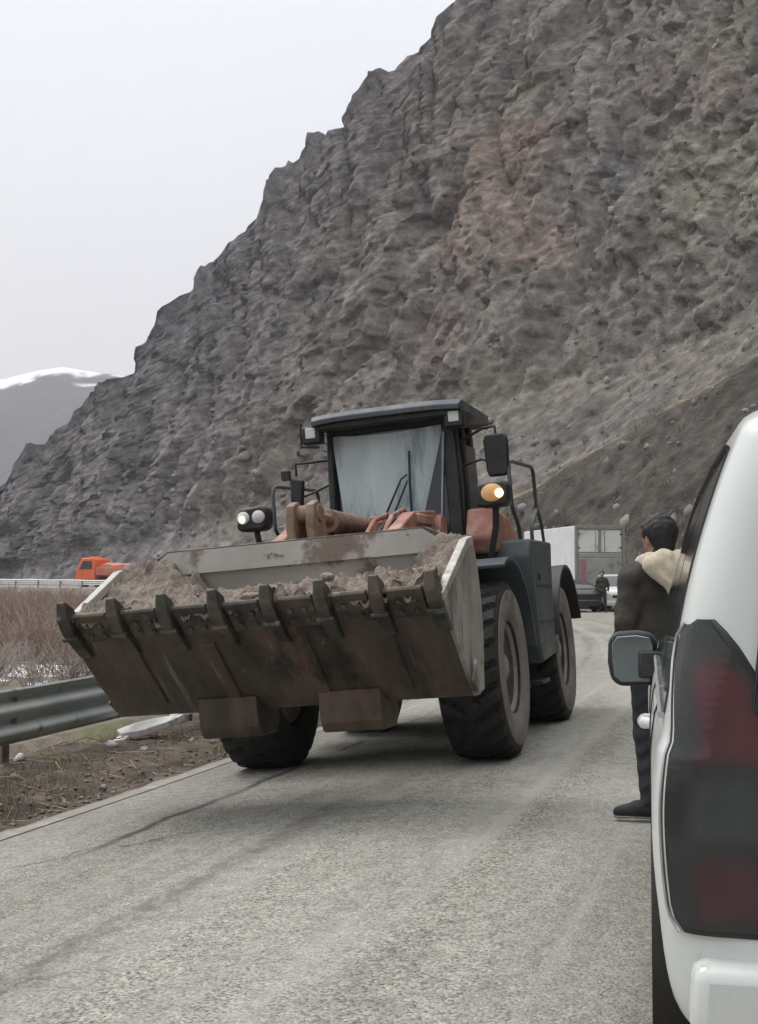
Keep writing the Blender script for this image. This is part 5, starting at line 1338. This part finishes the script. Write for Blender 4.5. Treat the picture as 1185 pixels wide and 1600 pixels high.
# ---- box truck
m_tside = mat('white_truck_side', two((.60, .61, .62), (.68, .685, .69)), 1.5, 5, .5, 0, layers=[((.5, .49, .46), .8, .54, .7, (1, 1, 1))])
m_tdoor = mat('pale_truck_door', two((.62, .64, .60), (.70, .72, .67)), 1.5, 5, .5, 0, layers=[((.33, .33, .30), 1.2, .5, .7, (1, 1, 1))])
m_tgrey = mat('grey_tail_lift', two((.29, .305, .285), (.37, .38, .355)), 1.5, 5, .5, .2, layers=[((.13, .12, .11), 1.2, .55, .7, (1, 1, 1))])
TR = empty('box_truck', (10.62, 63.0, rz_at(10.6, 64)), (0, 0, R(11)))
tag(TR, 'white box truck seen from behind with a grey lower tail board, parked beyond the loader', 'truck')
b = MB(); b.b2((-1.25, .1, 1.05), (1.25, 8.2, 4.0)); cargo = b.build('cargo_box', m_tside, TR, .03)
b = MB()
for x in (-1.19, 1.19): b.b2((x - .07, -.02, 1.0), (x + .07, .12, 4.03))
b.b2((-1.12, -.02, 3.85), (1.12, .12, 4.03)); b.b2((-.05, -.025, 2.72), (.05, .098, 3.85)); b.build('door_frame', mat('dark_frame', two((.20, .20, .185), (.27, .265, .245)), 3, 4, .6), cargo, .01)
for x in (-.58, .58):
    b = MB(); b.b2((x - .515, .04, 2.74), (x + .515, .095, 3.83)); d_ = b.build('rear_door', m_tdoor, cargo, .01)
    b = MB(); b.tube([(x * .4, .02, 2.76), (x * .4, .02, 3.8)], .02, 6); b.build('lock_rod', m_chrome, d_)
    b = MB()
    for z in (2.95, 3.6): b.box((x * 1.86, .03, z), (.12, .03, .07))
    b.build('hinge', m_black, d_)
b = MB(); b.b2((-1.1, -.06, 1.15), (1.1, .06, 2.45)); b.b2((-1.1, -.02, 2.47), (1.1, .07, 2.70)); tlift = b.build('tail_board', m_tgrey, TR, .02)
b = MB(); b.b2((-1.06, -.07, 1.2), (-.72, -.058, 2.4)); b.build('red_stripe', mat('faded_red', two((.30, .16, .16), (.36, .21, .21)), 3, 4, .6), tlift)
b = MB(); b.b2((-1.2, .0, .62), (1.2, .14, .74)); b.build('underrun_bar', m_white, TR, .02)
for x in (-.95, .95):
    b = MB(); b.b2((x - .2, -.02, .80), (x + .2, .06, .94)); b.build('tail_light', m_red, TR, .01)
b = MB(); b.b2((-.45, .2, .75), (.45, 9.6, 1.04)); b.build('chassis', m_dark, TR)
b = MB(); b.prism([(8.45, .75), (8.45, 3.0), (8.8, 3.15), (9.9, 3.05), (10.35, 1.9), (10.4, .6), (8.9, .6)], -1.2, 1.2, 'x'); cabt = b.build('cab', m_tside, TR, .08, seg=3)
for sgn in (-1, 1):
    b = MB(); b.prism([(8.9, 1.95), (8.9, 2.75), (9.7, 2.75), (10.05, 1.95)], *sorted((sgn * 1.19, sgn * 1.215)), 'x'); b.build('side_window', m_glass, cabt)
    b = MB(); b.box((sgn * 1.4, 10.2, 2.4), (.2, .12, .5)); b.build('door_mirror', m_black, cabt, .03)
b = MB(); b.prism([(-1.05, 1.98), (1.05, 1.98), (1.0, 2.85), (-1.0, 2.85)], 10.32, 10.35, 'y', None)
for j, v in enumerate(b.v): b.v[j] = (v[0], v[1] - (v[2] - 1.98) * .34, v[2])
b.build('windscreen', m_glass, cabt)
fw = None
for y in (1.9, 3.1, 9.3):
    for sgn in (1, -1):
        if fw is None:
            w = MB(); w.lathe([(-.26, .3), (-.28, .42), (-.24, .5), (.10, .5), (.14, .42), (.12, .3)], 32, 'x'); fw = w.build('wheel', m_rubber, TR); MB().lathe([(-.2, 0), (-.2, .29), (.13, .31), (.08, .26), (.02, .15), (.1, .08), (.1, 0)], 24, 'x').build('rim', m_rim2, fw); w = fw
        else:
            w = fw.copy(); C.objects.link(w); c = fw.children[0].copy(); C.objects.link(c); c.parent = w
        w.location = (sgn * 1.1, y, .5); w.rotation_euler = (0, 0, 0 if sgn > 0 else math.pi)
    b = MB()
    for sgn in (-1, 1): b.tube([(sgn * 1.1, y + .62 * math.cos(t_), .5 + .58 * math.sin(t_)) for t_ in np.linspace(.1, 3.04, 9)], .04, 6)
    b.build('mudguard', m_black, TR)

# ---- orange road truck far round the bend
m_oj = mat('orange_truck_paint', two((.62, .11, .035), (.72, .15, .05)), 2, 4, .5, 0, layers=[((.45, .16, .09), 1.5, .5, .7, (1, 1, 1))])
m_oj2 = mat('faded_red_paint', two((.52, .12, .08), (.60, .20, .14)), 2, 4, .55, 0, layers=[((.40, .28, .23), 1.5, .5, .66, (1, 1, 1))])
p = road_xy(127.8, 4.6); hdg = TH - (127.8 - S0) / RAD
OT = empty('maintenance_truck', (p[0], p[1], float(z_road(127.8, 4.6))), (0, 0, -hdg + R(20)))
OT.scale = (1.12, 1.12, 1.12)
tag(OT, 'bright orange road maintenance truck far off at the foot of the cliff, on the left', 'truck')
b = MB(); b.b2((-.45, -3.2, .62), (.45, 3.2, .88)); b.build('chassis', m_dark, OT)
b = MB(); b.prism([(1.0, .60), (1.0, 2.45), (1.2, 2.66), (2.5, 2.62), (2.95, 1.75), (3.15, 1.55), (3.2, .55)], -1.15, 1.15, 'x'); oc = b.build('cab', m_oj, OT, .10, seg=3)
for sgn in (-1, 1):
    b = MB(); b.prism([(1.3, 1.6), (1.3, 2.35), (2.3, 2.35), (2.72, 1.6)], *sorted((sgn * 1.14, sgn * 1.165)), 'x'); b.build('side_window', m_glass, oc)
b = MB(); b.prism([(-1.0, 1.78), (1.0, 1.78), (.95, 2.5), (-.95, 2.5)], 2.93, 2.96, 'y')
for j, v in enumerate(b.v): b.v[j] = (v[0], v[1] - (v[2] - 1.78) * .52, v[2])
b.build('windscreen', m_glass, oc)
b = MB(); b.tube([(-.7, 1.7, 2.68), (.7, 1.7, 2.68)], .09, 8); b.build('beacon_bar', m_oj, oc)
b = MB(); b.prism([(-1.2, 1.05), (1.2, 1.05), (1.3, 1.75), (-1.3, 1.75)], -3.3, .8, 'y'); b.build('dump_body', m_oj2, OT, .04)
b = MB(); b.prism([(-3.1, 1.74), (-2.2, 2.12), (-1.0, 1.98), (-.2, 2.2), (.7, 1.74)], -1.1, 1.1, 'x', None); b.build('load', m_oj2, OT, .1)
b = MB(); b.box((0, -3.45, .8), (2.2, .12, .25)); b.build('rear_bumper', m_white, OT, .02)
fw = None
for y in (-2.3, -1.0, 2.2):
    for sgn in (1, -1):
        if fw is None:
            w = MB(); w.lathe([(-.26, .3), (-.28, .42), (-.24, .5), (.10, .5), (.14, .42), (.12, .3)], 28, 'x'); fw = w.build('wheel', m_rubber, OT); MB().lathe([(-.2, 0), (-.2, .29), (.13, .31), (.08, .2), (.1, .08), (.1, 0)], 24, 'x').build('rim', m_rim2, fw); w = fw
        else:
            w = fw.copy(); C.objects.link(w); c = fw.children[0].copy(); C.objects.link(c); c.parent = w
        w.location = (sgn * 1.0, y, .5); w.rotation_euler = (0, 0, 0 if sgn > 0 else math.pi)
